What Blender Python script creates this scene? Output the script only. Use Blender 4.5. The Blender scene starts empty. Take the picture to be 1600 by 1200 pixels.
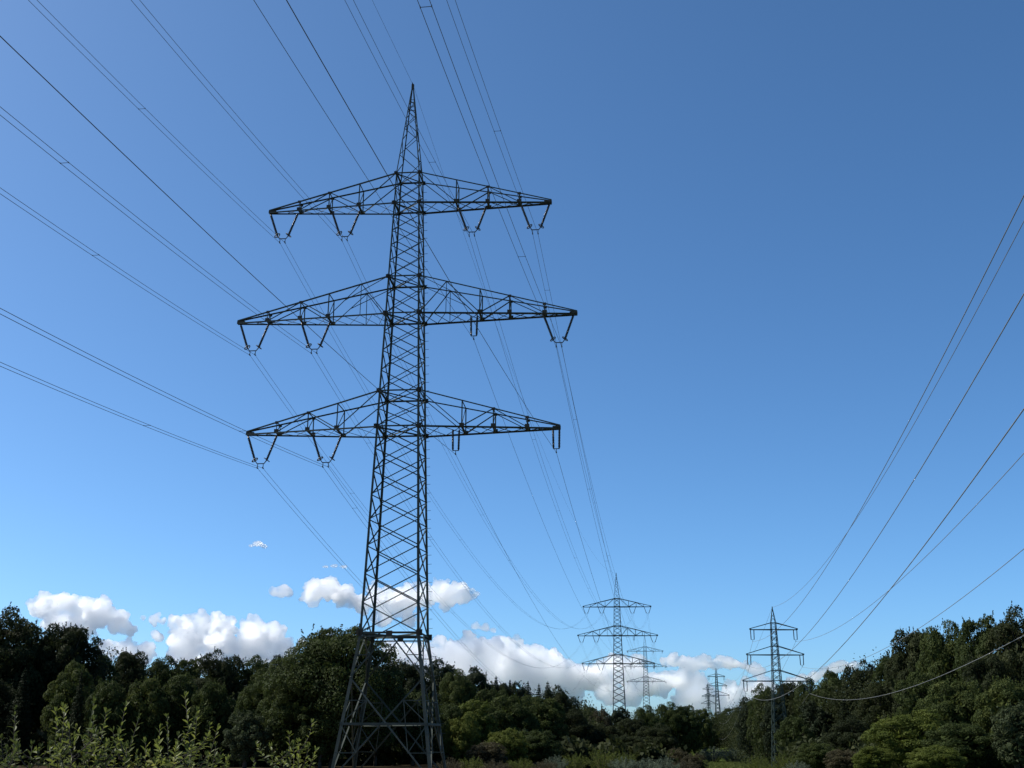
import bpy, math, random
import numpy as np
from mathutils import Vector, Matrix

# ------------------------------------------------------------------ camera, sky, sun, exposure
S = bpy.context.scene
COL = S.collection
FOCAL, PITCH, ROLL = 1800.0, 0.29984, -0.003556          # pixels of a 1600 wide frame; radians
cam_data = bpy.data.cameras.new('camera')
cam_data.sensor_width = 36.0
cam_data.lens = 36.0 * FOCAL / 1600.0
cam_data.clip_start, cam_data.clip_end = 0.1, 60000.0
cam = bpy.data.objects.new('camera', cam_data)
COL.objects.link(cam)
cam.matrix_world = Matrix.Rotation(math.pi / 2 + PITCH, 4, 'X') @ Matrix.Rotation(-ROLL, 4, 'Z')
S.camera = cam

SUN_AZ, SUN_EL = math.radians(-80), math.radians(46)      # azimuth from +Y (ahead), positive to the right
world = bpy.data.worlds.new('World')
S.world = world
world.use_nodes = True
wn, wl = world.node_tree.nodes, world.node_tree.links
bg = wn['Background']
sky = wn.new('ShaderNodeTexSky')
sky.sky_type = 'NISHITA'
sky.sun_disc = False
sky.sun_elevation = SUN_EL
sky.sun_rotation = SUN_AZ
sky.altitude = 250
sky.air_density, sky.dust_density, sky.ozone_density = 0.6, 1.2, 6.0
# the camera's richer colour rendering of the blue: a little contrast and saturation on the whole sky
sgam = wn.new('ShaderNodeGamma'); sgam.inputs[1].default_value = 1.04; wl.new(sky.outputs[0], sgam.inputs[0])
sbw = wn.new('ShaderNodeRGBToBW'); wl.new(sgam.outputs[0], sbw.inputs[0])
smix = wn.new('ShaderNodeMix'); smix.data_type = 'RGBA'; smix.clamp_factor = False; smix.inputs[0].default_value = 1.28
wl.new(sbw.outputs[0], smix.inputs[6]); wl.new(sgam.outputs[0], smix.inputs[7])
stint = wn.new('ShaderNodeMix'); stint.data_type = 'RGBA'; stint.blend_type = 'MULTIPLY'; stint.inputs[0].default_value = 1.0
stint.inputs[7].default_value = (0.97, 1.02, 0.915, 1)          # white balance
wl.new(smix.outputs[2], stint.inputs[6]); wl.new(stint.outputs[2], bg.inputs[0])
bg.inputs[1].default_value = 0.115

sun_data = bpy.data.lights.new('sun', 'SUN')
sun_data.energy = 5.0
sun_data.angle = math.radians(0.53)
sun_data.color = (1.0, 0.965, 0.90)
sun = bpy.data.objects.new('sun', sun_data)
COL.objects.link(sun)
sd = Vector((math.sin(SUN_AZ) * math.cos(SUN_EL), math.cos(SUN_AZ) * math.cos(SUN_EL), math.sin(SUN_EL)))
sun.rotation_euler = (-sd).to_track_quat('-Z', 'Y').to_euler()
sun.location = (-60, 20, 120)

S.view_settings.view_transform = 'Standard'
S.view_settings.look = 'None'
S.view_settings.exposure = 0.58
S.view_settings.gamma = 1.0
S.cycles.max_bounces = 92
S.cycles.diffuse_bounces = 3
S.cycles.glossy_bounces = 2
S.cycles.transmission_bounces = 4
S.cycles.transparent_max_bounces = 8
S.cycles.volume_bounces = 90
S.cycles.volume_max_steps = 256

# ------------------------------------------------------------------ helpers
def tag(o, label=None, cat=None, group=None, kind=None):
    if label: o['label'] = label
    if cat: o['category'] = cat
    if group: o['group'] = group
    if kind: o['kind'] = kind
    return o

def empty(name, loc=(0, 0, 0), rz=0.0):
    o = bpy.data.objects.new(name, None)
    o.empty_display_size = 0.5
    COL.objects.link(o)
    o.location = loc
    o.rotation_euler = (0, 0, rz)
    return o

def link_mesh(name, me, parent=None, loc=None):
    o = bpy.data.objects.new(name, me)
    COL.objects.link(o)
    if parent: o.parent = parent
    if loc is not None: o.location = loc
    return o

def np_mesh(name, verts, quads, mat, smooth=False):
    """mesh from an (n,3) array and an (m,k) face array of equal sized faces"""
    me = bpy.data.meshes.new(name)
    verts = np.ascontiguousarray(verts, dtype=np.float32)
    quads = np.ascontiguousarray(quads, dtype=np.int32)
    k = quads.shape[1]
    me.vertices.add(len(verts)); me.vertices.foreach_set('co', verts.ravel())
    me.loops.add(quads.size); me.loops.foreach_set('vertex_index', quads.ravel())
    me.polygons.add(len(quads))
    me.polygons.foreach_set('loop_start', np.arange(0, quads.size, k, dtype=np.int32))
    me.update(calc_edges=True)
    if smooth: me.polygons.foreach_set('use_smooth', np.ones(len(quads), dtype=bool))
    me.materials.append(mat)
    me.validate()
    return me

class MB:
    K = 1.0                                                  # section scale of steel members
    def __init__(s): s.v, s.f = [], []
    def add(s, vs, fs):
        n = len(s.v); s.v += [tuple(p) for p in vs]; s.f += [tuple(i + n for i in f) for f in fs]
    def loft(s, rings, closed=True, caps=True):
        n = len(rings[0]); fs = []
        for i in range(len(rings) - 1):
            for j in range(n):
                k = (j + 1) % n
                fs.append((i * n + j, i * n + k, (i + 1) * n + k, (i + 1) * n + j))
        if caps:
            fs.append(tuple(range(n - 1, -1, -1))); fs.append(tuple((len(rings) - 1) * n + j for j in range(n)))
        s.add([p for r in rings for p in r], fs)
    def angle(s, a, b, w, n=(0, 0, 1), t=None):
        """L-profile steel member from a to b; one flange lies in the face whose outward normal is n"""
        a, b, n = Vector(a), Vector(b), Vector(n); w = w * MB.K
        d = b - a
        if d.length < 1e-6: return
        d.normalize()
        u = d.cross(n)
        if u.length < 1e-3: u = d.cross(Vector((1, 0.3, 0.2)))
        u.normalize(); n = u.cross(d).normalized()
        t = t or max(w * 0.16, 0.012)
        prof = [(-w / 2, 0), (w / 2, 0), (w / 2, -t), (-w / 2 + t, -t), (-w / 2 + t, -w), (-w / 2, -w)]
        s.loft([[p + u * x + n * y for x, y in prof] for p in (a, b)])
    def bar(s, a, b, w, h=None, up=(0, 0, 1)):
        a, b, up = Vector(a), Vector(b), Vector(up); h = h or w
        d = (b - a).normalized(); u = d.cross(up)
        if u.length < 1e-3: u = d.cross(Vector((1, 0, 0)))
        u.normalize(); q = u.cross(d)
        s.loft([[p + u * x * w / 2 + q * y * h / 2 for x, y in ((-1, -1), (1, -1), (1, 1), (-1, 1))] for p in (a, b)])
    def tube(s, pts, rad, n=6, caps=True):
        pts = [Vector(p) for p in pts]; rings = []
        rad = rad if isinstance(rad, (list, tuple)) else [rad] * len(pts)
        prev = None
        for i, p in enumerate(pts):
            d = (pts[min(i + 1, len(pts) - 1)] - pts[max(i - 1, 0)]).normalized()
            if prev is None:
                u = d.cross(Vector((0, 0, 1)))
                if u.length < 1e-3: u = d.cross(Vector((1, 0, 0)))
            else: u = prev - d * prev.dot(d)
            u.normalize(); prev = u; q = d.cross(u)
            rings.append([p + (u * math.cos(2 * math.pi * k / n) + q * math.sin(2 * math.pi * k / n)) * rad[i] for k in range(n)])
        s.loft(rings, caps=caps)
    def box(s, c, sx, sy, sz):
        s.bar((c[0], c[1], c[2] - sz / 2), (c[0], c[1], c[2] + sz / 2), sx, sy, up=(0, 1, 0))
    def ring(s, c, ax, R, r, n=16, m=5):
        c, ax = Vector(c), Vector(ax).normalized()
        u = ax.cross(Vector((0, 1, 0.1))).normalized(); v = ax.cross(u)
        vs, fs = [], []
        for i in range(n):
            e = u * math.cos(2 * math.pi * i / n) + v * math.sin(2 * math.pi * i / n)
            for j in range(m):
                a = 2 * math.pi * j / m
                vs.append(c + e * (R + r * math.cos(a)) + ax * r * math.sin(a))
        for i in range(n):
            for j in range(m):
                fs.append((i * m + j, ((i + 1) % n) * m + j, ((i + 1) % n) * m + (j + 1) % m, i * m + (j + 1) % m))
        s.add(vs, fs)
    def mesh(s, name, mat, smooth=False):
        me = bpy.data.meshes.new(name); me.from_pydata(s.v, [], s.f); me.update()
        if smooth: me.polygons.foreach_set('use_smooth', [True] * len(me.polygons))
        me.materials.append(mat)
        return me
    def build(s, name, mat, parent=None, smooth=False, loc=None):
        return link_mesh(name, s.mesh(name, mat, smooth), parent, loc)

def copy_tree(o, parent=None, skip=()):
    c = o.copy(); COL.objects.link(c)
    if parent: c.parent = parent
    for ch in list(o.children):
        if ch.name.split('.')[0] not in skip: copy_tree(ch, c, skip)
    return c

def smooth01(t):
    t = np.clip(t, 0, 1); return t * t * (3 - 2 * t)

def ground_z(x, y):
    r = np.hypot(x, y)
    z = -1.7 - 1.25 * smooth01(r / 60)
    z = z - 3.3 * smooth01((y - 105) / 110) * smooth01((x + 10) / 50)
    z = z + 16.0 * smooth01((y - 325) / 500)
    z = z + 3.0 * smooth01((-x - 60) / 120) * smooth01((y - 165) / 100)
    return z

def at(px, py, depth):
    """world point seen at a given place at a given optical depth"""
    u, w = px - 800.0, 600.0 - py
    c, s = math.cos(ROLL), math.sin(ROLL)
    X, Y = (u * c + w * s) * depth / FOCAL, (-u * s + w * c) * depth / FOCAL
    c, s = math.cos(PITCH), math.sin(PITCH)
    return Vector((X, depth * c - Y * s, depth * s + Y * c))

# ------------------------------------------------------------------ materials
def new_mat(name):
    m = bpy.data.materials.new(name); m.use_nodes = True
    return m, m.node_tree.nodes, m.node_tree.links, m.node_tree.nodes['Principled BSDF']

def ramp(n, stops):
    r = n.new('ShaderNodeValToRGB')
    while len(r.color_ramp.elements) < len(stops): r.color_ramp.elements.new(0.5)
    for e, (p, c) in zip(r.color_ramp.elements, stops): e.position = p; e.color = (*c, 1)
    return r

def noise(n, l, scale, detail=3.0, coord='Object'):
    tc = n.new('ShaderNodeTexCoord'); t = n.new('ShaderNodeTexNoise')
    t.inputs['Scale'].default_value = scale; t.inputs['Detail'].default_value = detail
    l.new(tc.outputs[coord], t.inputs['Vector'])
    return t

def steel_mat(name, c1, c2, rough=0.55, metallic=0.0, spec=0.2):
    m, n, l, b = new_mat(name)
    t = noise(n, l, 0.9, 6)
    r = ramp(n, [(0.35, c1), (0.65, c2)])
    l.new(t.outputs[0], r.inputs[0]); l.new(r.outputs[0], b.inputs['Base Color'])
    b.inputs['Roughness'].default_value = rough; b.inputs['Metallic'].default_value = metallic
    b.inputs['Specular IOR Level'].default_value = spec
    return m

M_STEEL = steel_mat('pylon_paint', (0.030, 0.040, 0.033), (0.056, 0.066, 0.054), 0.65)
M_GUSSET = steel_mat('weathered_plate', (0.035, 0.032, 0.024), (0.060, 0.050, 0.036), 0.65)
M_STEEL2 = steel_mat('green_pylon_paint', (0.028, 0.046, 0.040), (0.046, 0.066, 0.056), 0.6)
M_ROD = steel_mat('glazed_insulator', (0.020, 0.024, 0.030), (0.035, 0.034, 0.036), 0.25)
M_FIT = steel_mat('galvanised_fitting', (0.06, 0.065, 0.07), (0.09, 0.095, 0.10), 0.45, 0.3)
M_WIRE = steel_mat('aluminium_cable', (0.055, 0.058, 0.062), (0.085, 0.088, 0.092), 0.5, 0.2)
M_WIRE2 = steel_mat('bright_aluminium_cable', (0.13, 0.132, 0.13), (0.19, 0.19, 0.185), 0.5, 0.2)

def leaf_mat(name, c_dark, c_mid, c_light, scale=0.5, rough=0.7, transl=0.35, spec=0.12):
    m, n, l, b = new_mat(name)
    t = noise(n, l, scale, 2)
    oi = n.new('ShaderNodeObjectInfo'); gi = n.new('ShaderNodeNewGeometry')
    a1 = n.new('ShaderNodeMath'); a1.operation = 'MULTIPLY_ADD'
    l.new(gi.outputs['Random Per Island'], a1.inputs[0]); a1.inputs[1].default_value = 0.45; l.new(t.outputs[0], a1.inputs[2])
    a2 = n.new('ShaderNodeMath'); a2.operation = 'MULTIPLY_ADD'
    l.new(oi.outputs['Random'], a2.inputs[0]); a2.inputs[1].default_value = 0.35; l.new(a1.outputs[0], a2.inputs[2])
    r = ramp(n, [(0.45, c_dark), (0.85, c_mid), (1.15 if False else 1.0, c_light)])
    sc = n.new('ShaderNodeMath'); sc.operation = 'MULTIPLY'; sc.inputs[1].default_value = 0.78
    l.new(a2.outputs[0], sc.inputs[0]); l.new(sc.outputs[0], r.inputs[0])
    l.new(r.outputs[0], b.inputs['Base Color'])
    b.inputs['Roughness'].default_value = rough
    b.inputs['Specular IOR Level'].default_value = spec
    tr = n.new('ShaderNodeBsdfTranslucent'); l.new(r.outputs[0], tr.inputs[0])
    mx = n.new('ShaderNodeMixShader'); mx.inputs[0].default_value = transl
    l.new(b.outputs[0], mx.inputs[1]); l.new(tr.outputs[0], mx.inputs[2])
    l.new(mx.outputs[0], n['Material Output'].inputs[0])
    return m

M_BARK = steel_mat('bark', (0.045, 0.038, 0.030), (0.085, 0.072, 0.058), 0.9)
M_LEAF = leaf_mat('broad_leaf', (0.027, 0.039, 0.011), (0.045, 0.060, 0.015), (0.073, 0.084, 0.019))
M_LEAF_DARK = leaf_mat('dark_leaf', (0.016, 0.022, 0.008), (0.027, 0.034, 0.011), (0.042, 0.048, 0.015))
M_LEAF_LIGHT = leaf_mat('light_leaf', (0.052, 0.069, 0.013), (0.085, 0.103, 0.018), (0.122, 0.131, 0.029))
M_LEAF_GREY = leaf_mat('grey_leaf', (0.075, 0.095, 0.066), (0.106, 0.131, 0.085), (0.151, 0.170, 0.120))
M_LEAF_BROWN = leaf_mat('brownish_leaf', (0.041, 0.037, 0.021), (0.062, 0.054, 0.028), (0.075, 0.070, 0.033))
M_LEAF_SAGE = leaf_mat('sage_leaf', (0.033, 0.045, 0.020), (0.052, 0.065, 0.028), (0.079, 0.093, 0.045))
M_NEEDLE = leaf_mat('needles', (0.012, 0.019, 0.008), (0.020, 0.029, 0.011), (0.030, 0.037, 0.015), transl=0.12)
M_GRASS = leaf_mat('meadow_blades', (0.060, 0.076, 0.018), (0.095, 0.108, 0.026), (0.140, 0.130, 0.042), 0.2)
M_SHOOT2 = leaf_mat('dark_glossy_leaf', (0.048, 0.066, 0.018), (0.080, 0.100, 0.024), (0.125, 0.140, 0.036), 3.0, 0.55, 0.4, 0.15)
M_SHOOT = leaf_mat('glossy_leaf', (0.096, 0.116, 0.026), (0.146, 0.172, 0.034), (0.230, 0.235, 0.055), 3.0, 0.5, 0.45, 0.2)

# ------------------------------------------------------------------ ground
def make_ground():
    xs = np.concatenate([-np.geomspace(9000, 150, 26), np.linspace(-140, 140, 71), np.geomspace(150, 9000, 26)])
    ys = np.concatenate([-np.geomspace(9000, 60, 22), np.linspace(-50, 420, 95), np.geomspace(430, 16000, 30)])
    gx, gy = np.meshgrid(xs, ys)
    gz = ground_z(gx, gy)
    far = np.hypot(gx, gy)
    rs = np.random.RandomState(4)
    gz = gz + np.where(far < 500, rs.normal(0, 0.03, gz.shape), 0)
    gz = gz - 0.0
    v = np.stack([gx, gy, gz], -1).reshape(-1, 3)
    nx, ny = len(xs), len(ys)
    i = np.arange(nx * ny).reshape(ny, nx)
    q = np.stack([i[:-1, :-1], i[:-1, 1:], i[1:, 1:], i[1:, :-1]], -1).reshape(-1, 4)
    m, n, l, b = new_mat('field_soil_and_grass')
    geo = n.new('ShaderNodeNewGeometry'); sep = n.new('ShaderNodeSeparateXYZ'); l.new(geo.outputs['Position'], sep.inputs[0])
    t1 = n.new('ShaderNodeTexNoise'); t1.inputs['Scale'].default_value = 0.05; t1.inputs['Detail'].default_value = 6; l.new(geo.outputs['Position'], t1.inputs['Vector'])
    t2 = n.new('ShaderNodeTexNoise'); t2.inputs['Scale'].default_value = 2.0; t2.inputs['Detail'].default_value = 8; l.new(geo.outputs['Position'], t2.inputs['Vector'])
    soil = ramp(n, [(0.3, (0.085, 0.060, 0.036)), (0.7, (0.150, 0.108, 0.068))]); l.new(t2.outputs[0], soil.inputs[0])
    grass = ramp(n, [(0.3, (0.034, 0.052, 0.012)), (0.7, (0.066, 0.080, 0.020))]); l.new(t2.outputs[0], grass.inputs[0])
    # ploughed field on the left, grass to the right of the pylon
    ad = n.new('ShaderNodeMath'); ad.operation = 'MULTIPLY_ADD'; l.new(t1.outputs[0], ad.inputs[0]); ad.inputs[1].default_value = 14.0; l.new(sep.outputs[0], ad.inputs[2])
    mr = n.new('ShaderNodeMapRange'); mr.inputs[1].default_value = 8.0; mr.inputs[2].default_value = 14.0; l.new(ad.outputs[0], mr.inputs[0])
    mx = n.new('ShaderNodeMix'); mx.data_type = 'RGBA'
    l.new(mr.outputs[0], mx.inputs[0]); l.new(soil.outputs[0], mx.inputs[6]); l.new(grass.outputs[0], mx.inputs[7])
    # leaf litter under the woods, left of the valley
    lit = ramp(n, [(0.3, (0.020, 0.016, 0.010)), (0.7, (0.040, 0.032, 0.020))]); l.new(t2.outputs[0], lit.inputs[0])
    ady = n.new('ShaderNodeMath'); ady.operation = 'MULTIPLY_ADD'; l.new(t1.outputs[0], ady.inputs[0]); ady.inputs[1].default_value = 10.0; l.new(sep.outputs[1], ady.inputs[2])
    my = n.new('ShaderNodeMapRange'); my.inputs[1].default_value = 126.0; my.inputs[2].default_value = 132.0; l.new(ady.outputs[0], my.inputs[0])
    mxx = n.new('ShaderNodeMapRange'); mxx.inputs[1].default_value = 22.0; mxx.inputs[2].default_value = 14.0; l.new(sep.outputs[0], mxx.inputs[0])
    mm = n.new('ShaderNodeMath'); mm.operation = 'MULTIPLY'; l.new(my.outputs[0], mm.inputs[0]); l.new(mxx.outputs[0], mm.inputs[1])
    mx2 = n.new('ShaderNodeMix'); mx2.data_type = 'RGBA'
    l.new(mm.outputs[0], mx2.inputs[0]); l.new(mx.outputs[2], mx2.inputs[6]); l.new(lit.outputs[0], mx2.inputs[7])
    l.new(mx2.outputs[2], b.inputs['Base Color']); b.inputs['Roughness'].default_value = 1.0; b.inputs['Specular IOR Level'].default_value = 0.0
    bp = n.new('ShaderNodeBump'); bp.inputs['Strength'].default_value = 0.6; bp.inputs['Distance'].default_value = 0.12
    l.new(t2.outputs[0], bp.inputs['Height']); l.new(bp.outputs[0], b.inputs['Normal'])
    o = link_mesh('ground', np_mesh('ground', v, q, m, True))
    tag(o, kind='structure')
make_ground()

# ------------------------------------------------------------------ big lattice pylons
ZA, ZB, ZC, ZD, ZE, ZF, ZG, ZT = 48.71, 45.75, 38.59, 35.13, 28.09, 24.97, 8.03, 58.21
GEO = dict(A=(ZA, 1.072), B=(ZB, 1.160), C=(ZC, 1.390), D=(ZD, 1.495), E=(ZE, 1.725), F=(ZF, 1.81), G=(ZG, 2.386))
T1 = Vector((-9.333, 94.371, 0)); YAW1 = 0.0926
T2 = Vector((39.70, 438.05, 2.28)); YAW2 = 0.0767
T3 = Vector((94.5, 832.0, 14.6)); YAW3 = 0.10

def arm_specs(gap=0.0):
    return [dict(zb='B', zt='A', L=12.86, p=(4.4, 7.2, 10.0)),
            dict(zb='D', zt='C', L=15.0, p=(3.75, 6.65, 9.2, 12.2)),
            dict(zb='F', zt='E', L=13.46, p=(5.3, 7.9, 10.7))]

def make_big_pylon(name, base):
    root = empty(name)
    w_at = lambda z: float(np.interp(z, [base, ZG, ZF, ZE, ZD, ZC, ZB, ZA, ZT - 0.25, ZT], [2.386 + 0.140 * (ZG - base), 2.386, 1.81, 1.725, 1.495, 1.39, 1.16, 1.072, 0.10, 0.06]))
    P = lambda i, j, z: Vector((i * w_at(z), j * w_at(z), z))
    faces = [((-1, -1), (1, -1), (0, -1, 0)), ((1, -1), (1, 1), (1, 0, 0)), ((1, 1), (-1, 1), (0, 1, 0)), ((-1, 1), (-1, -1), (-1, 0, 0))]
    for i in (-1, 1):
        for j in (-1, 1):
            m = MB()
            for z0, z1, w in ((base, 4.6, 0.24), (4.6, ZG, 0.22), (ZG, 16, 0.19), (16, ZF, 0.18), (ZF, ZE, 0.17), (ZE, ZD, 0.16), (ZD, ZC, 0.15), (ZC, ZB, 0.13), (ZB, ZA, 0.12), (ZA, ZT - 0.25, 0.085)):
                a, b = P(i, j, z0), P(i, j, z1)
                # corner angle: outer corner on the leg line
                d = (b - a).normalized(); u = Vector((-i, 0, 0)); q = Vector((0, -j, 0)); w *= MB.K; t = w * 0.17
                prof = [(0, 0), (w, 0), (w, t), (t, t), (t, w), (0, w)]
                m.loft([[p + u * x + q * y for x, y in prof] for p in (a, b)])
            leg = m.build('leg', M_STEEL, root)
            f = MB(); c = P(i, j, base); f.bar(c + Vector((0, 0, -1.5)), c + Vector((0, 0, 0.25)), 0.9, 0.9, up=(0, 1, 0)); f.build('footing', M_CONC, leg)
    # body bracing: crossed diagonals, one mesh for each face
    def panels(z0, z1, n):
        ws = [1.0]; r = (w_at(z1) / w_at(z0)) ** (1.0 / n)
        for _ in range(n - 1): ws.append(ws[-1] * r)
        c = np.concatenate([[0], np.cumsum(ws)]) / sum(ws); return [z0 + (z1 - z0) * t for t in c]
    for (a, b, nrm) in faces:
        m = MB()
        n3 = Vector(nrm)
        for (z0, z1, n, w) in ((ZG, ZF, 8, 0.085), (ZF, ZE, 2, 0.075), (ZE, ZD, 4, 0.072), (ZD, ZC, 2, 0.07), (ZC, ZB, 5, 0.062), (ZB, ZA, 2, 0.06)):
            zz = panels(z0, z1, n)
            for k in range(n):
                m.angle(P(*a, zz[k]), P(*b, zz[k + 1]), w, nrm)
                m.angle(P(*b, zz[k]) - n3 * 0.05, P(*a, zz[k + 1]) - n3 * 0.05, w, nrm)
        zz = panels(ZA, ZT - 1.6, 7)
        for k in range(7):
            (p, q) = (a, b) if k % 2 else (b, a)
            m.angle(P(*p, zz[k]), P(*q, zz[k + 1]), 0.055, nrm)
        for z in (ZT - 1.6, ZT - 2.4): m.angle(P(*a, z), P(*b, z), 0.05, nrm)
        for z in (ZA, ZB, ZC, ZD, ZE, ZF): m.angle(P(*a, z), P(*b, z), 0.13, nrm)
        m.angle(P(*a, ZG), P(*b, ZG), 0.16, nrm); m.angle(P(*a, ZG - 0.28), P(*b, ZG - 0.28), 0.10, nrm)
        # foot: inverted V from waist centre, then a big X down to the footings, double beam at the crossing
        zj, zh = 4.6, 1.15
        cg = (P(*a, ZG) + P(*b, ZG)) / 2
        ja, jb, ba, bb = P(*a, zj), P(*b, zj), P(*a, base), P(*b, base)
        m.angle(cg, ja, 0.10, nrm); m.angle(cg, jb, 0.10, nrm)
        m.angle(ja, bb, 0.11, nrm); m.angle(jb - n3 * 0.08, ba - n3 * 0.08, 0.11, nrm)
        ha, hb = P(*a, zh), P(*b, zh)
        m.bar(ha, hb, 0.09, 0.17); m.bar(ha - n3 * 0.3, hb - n3 * 0.3, 0.07, 0.13)
        for (p, q, legp, legq) in ((a, b, ja, ba), (b, a, jb, bb)):
            # secondary bracing between waist V and leg
            dmid = cg.lerp(P(*p, zj), 0.5); lm = P(*p, (ZG + zj) / 2)
            m.angle(dmid, lm, 0.06, nrm); m.angle(dmid, P(*p, ZG), 0.06, nrm)
            d2 = cg.lerp(P(*p, zj), 0.75); m.angle(d2, P(*p, zj + 0.25 * (ZG - zj)), 0.05, nrm); m.angle(d2, lm, 0.05, nrm)
            # between the big X and the leg
            J, H, B = P(*p, zj), P(*p, zh), P(*p, base)
            X = (P(*a, zh) + P(*b, zh)) / 2
            xm = J.lerp(X, 0.5); m.angle(xm, P(*p, (zj + zh) / 2), 0.07, nrm); m.angle(xm, H, 0.06, nrm)
            x3 = H.lerp(X, 0.5); m.angle(xm, x3, 0.055, nrm)
            xl = X.lerp(B, 0.5); m.angle(xl, P(*p, (zh + base) / 2), 0.07, nrm); m.angle(xl, H, 0.07, nrm); m.angle(xl, x3, 0.055, nrm)
        m.build('bracing', M_STEEL, root)
    # plan frames
    for z, w in ((ZG, 0.12), (ZF, 0.11), (ZE, 0.08), (ZD, 0.10), (ZC, 0.08), (ZB, 0.09), (ZA, 0.07), (1.15, 0.10)):
        m = MB()
        m.angle(P(-1, -1, z), P(1, 1, z), w, (0, 0, 1)); m.angle(P(1, -1, z) - Vector((0, 0, 0.03)), P(-1, 1, z) - Vector((0, 0, 0.03)), w, (0, 0, 1))
        m.build('plan_frame', M_STEEL, root)
    # gusset plates where the arms meet the body
    for z, s in ((ZA, 0.34), (ZB, 0.36), (ZC, 0.36), (ZD, 0.40), (ZE, 0.40), (ZF, 0.42), (ZG, 0.48)):
        for i in (-1, 1):
            for j in (-1, 1):
                m = MB(); c = P(i, j, z)
                m.box(c + Vector((0, j * 0.02, 0)), s, 0.03, s); m.box(c + Vector((i * 0.02, 0, 0)), 0.03, s * 0.99, s * 0.98)
                m.build('gusset_plate', M_GUSSET, root)
    for j in (-1, 1):
        m = MB(); m.box(Vector((0, j * (w_at(ZG) + 0.02), ZG - 0.05)), 0.5, 0.03, 0.4); m.build('gusset_plate', M_GUSSET, root)
    # step bolts up one leg
    z = 0.5
    while z < ZA:
        m = MB(); c = P(1, 1, z); m.bar(c, c + Vector((0.30, 0.0, 0.02)), 0.028); m.build('step_bolt', M_FIT, root)
        z += 0.75
    # cross arms
    for sp in arm_specs():
        zb, wb = sp['zb'], 0; zb0, zt0 = GEO[sp['zb']][0], GEO[sp['zt']][0]
        for s in (-1, 1):
            m = MB(); plates = []
            L = sp['L']; Wb, Wt = w_at(zb0), w_at(zt0)
            tipz = zb0 + 0.10; wt = 0.12
            def bot(x, j): t = (x - Wb) / (L - Wb); return Vector((s * x, j * (Wb + (wt - Wb) * t), zb0))
            def top(x, j):
                t = (x - Wt) / (L - Wt); return Vector((s * x, j * (Wt + (wt - Wt) * t), zt0 + (tipz + 0.1 - zt0) * t))
            for j in (-1, 1):
                m.angle(bot(Wb, j), bot(L, j), 0.135, (0, 0, 1))
                m.angle(top(Wt, j), top(L, j), 0.105, (0, j, 0))
            pp = list(sp['p'])
            full = pp if len(pp) == 3 else pp[1:]
            for j in (-1, 1):
                n = (0, j, 0)
                for k, x in enumerate(full):
                    m.angle(bot(x, j), top(x, j), 0.10 if k < 2 else 0.07, n)
                m.angle(top(full[1], j), bot(full[0], j), 0.08, n); m.angle(top(full[1], j), bot(full[2], j), 0.07, n)
                if len(pp) == 4:
                    m.angle(bot(full[0], j), top(pp[0], j), 0.07, n); m.angle(top(pp[0], j), bot(Wb, j), 0.07, n)
                    m.angle(top(pp[0], j), bot(pp[0], j), 0.05, n)
                    m.angle(top(Wt, j), (top(pp[0], j) + bot(full[0], j)) / 2, 0.05, n)
                else:
                    m.angle(top(Wt, j), bot(full[0], j), 0.07, n)
            nodes = [Wb] + pp + [L - 0.25]
            for k in range(len(nodes) - 1):
                x0, x1 = nodes[k], nodes[k + 1]; xm = (x0 + x1) / 2
                for (u, v_) in ((x0, xm), (xm, x1)):
                    m.angle(bot(u, -1), bot(v_, 1), 0.042, (0, 0, 1)); m.angle(bot(u, 1) - Vector((0, 0, .03)), bot(v_, -1) - Vector((0, 0, .03)), 0.042, (0, 0, 1))
            for x in full:
                m.bar(bot(x, -1) + Vector((0, 0, -.03)), bot(x, 1) + Vector((0, 0, -.03)), 0.16, 0.12)
                m.angle(top(x, -1), top(x, 1), 0.06, (0, 0, 1)); m.angle(bot(x, -1), top(x, 1), 0.05, (s, 0, 0))
            arm = m.build('crossarm', M_STEEL, root)
            for x in full:
                for j in (-1, 1):
                    plates.append(('gusset_plate', bot(x, j) + Vector((0, j * 0.02, 0.08)), 0.40, 0.03, 0.36))
                    if x != full[0]: plates.append(('gusset_plate', top(x, j) + Vector((0, j * 0.02, -0.05)), 0.3, 0.03, 0.25))
            plates.append(('end_plate', Vector((s * (L - 0.32), 0, zb0 + 0.05)), 0.68, 0.28, 0.21))
            for nm, c, a_, b_, c_ in plates:
                g = MB(); g.box(c, a_, b_, c_); g.build(nm, M_GUSSET, arm)
    # earth wire peak
    m = MB(); m.box(Vector((0, 0, ZT - 0.1)), 0.22, 0.22, 0.5); m.bar((0, -0.35, ZT + 0.12), (0, 0.35, ZT + 0.12), 0.07)
    m.build('peak_cap', M_GUSSET, root)
    return root

M_CONC = steel_mat('concrete', (0.25, 0.24, 0.22), (0.36, 0.35, 0.32), 0.9)
pylon1 = make_big_pylon('transmission_pylon', -3.05)
pylon1.location = (T1.x, T1.y, 0); pylon1.rotation_euler = (0, 0, -YAW1)
tag(pylon1, 'tall dark lattice pylon with three wide crossarms standing nearest in the field', 'pylon', 'lattice pylons of the wide power line')
MB.K = 1.5
far_proto = make_big_pylon('transmission_pylon', -3.05)
pylon2 = copy_tree(far_proto, None, ('step_bolt', 'gusset_plate'))
pylon2.location = T2; pylon2.rotation_euler = (0, 0, -YAW2)
tag(pylon2, 'bluish three-arm lattice pylon rising behind the spruce trees, second along the wide line', 'pylon', 'lattice pylons of the wide power line')
pylon3 = copy_tree(far_proto, None, ('step_bolt', 'gusset_plate', 'plan_frame', 'footing'))
MB.K = 1.0
def remove_tree(o):
    for ch in list(o.children): remove_tree(ch)
    bpy.data.objects.remove(o)
remove_tree(far_proto)
pylon3.location = T3; pylon3.rotation_euler = (0, 0, -YAW3)
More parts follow.
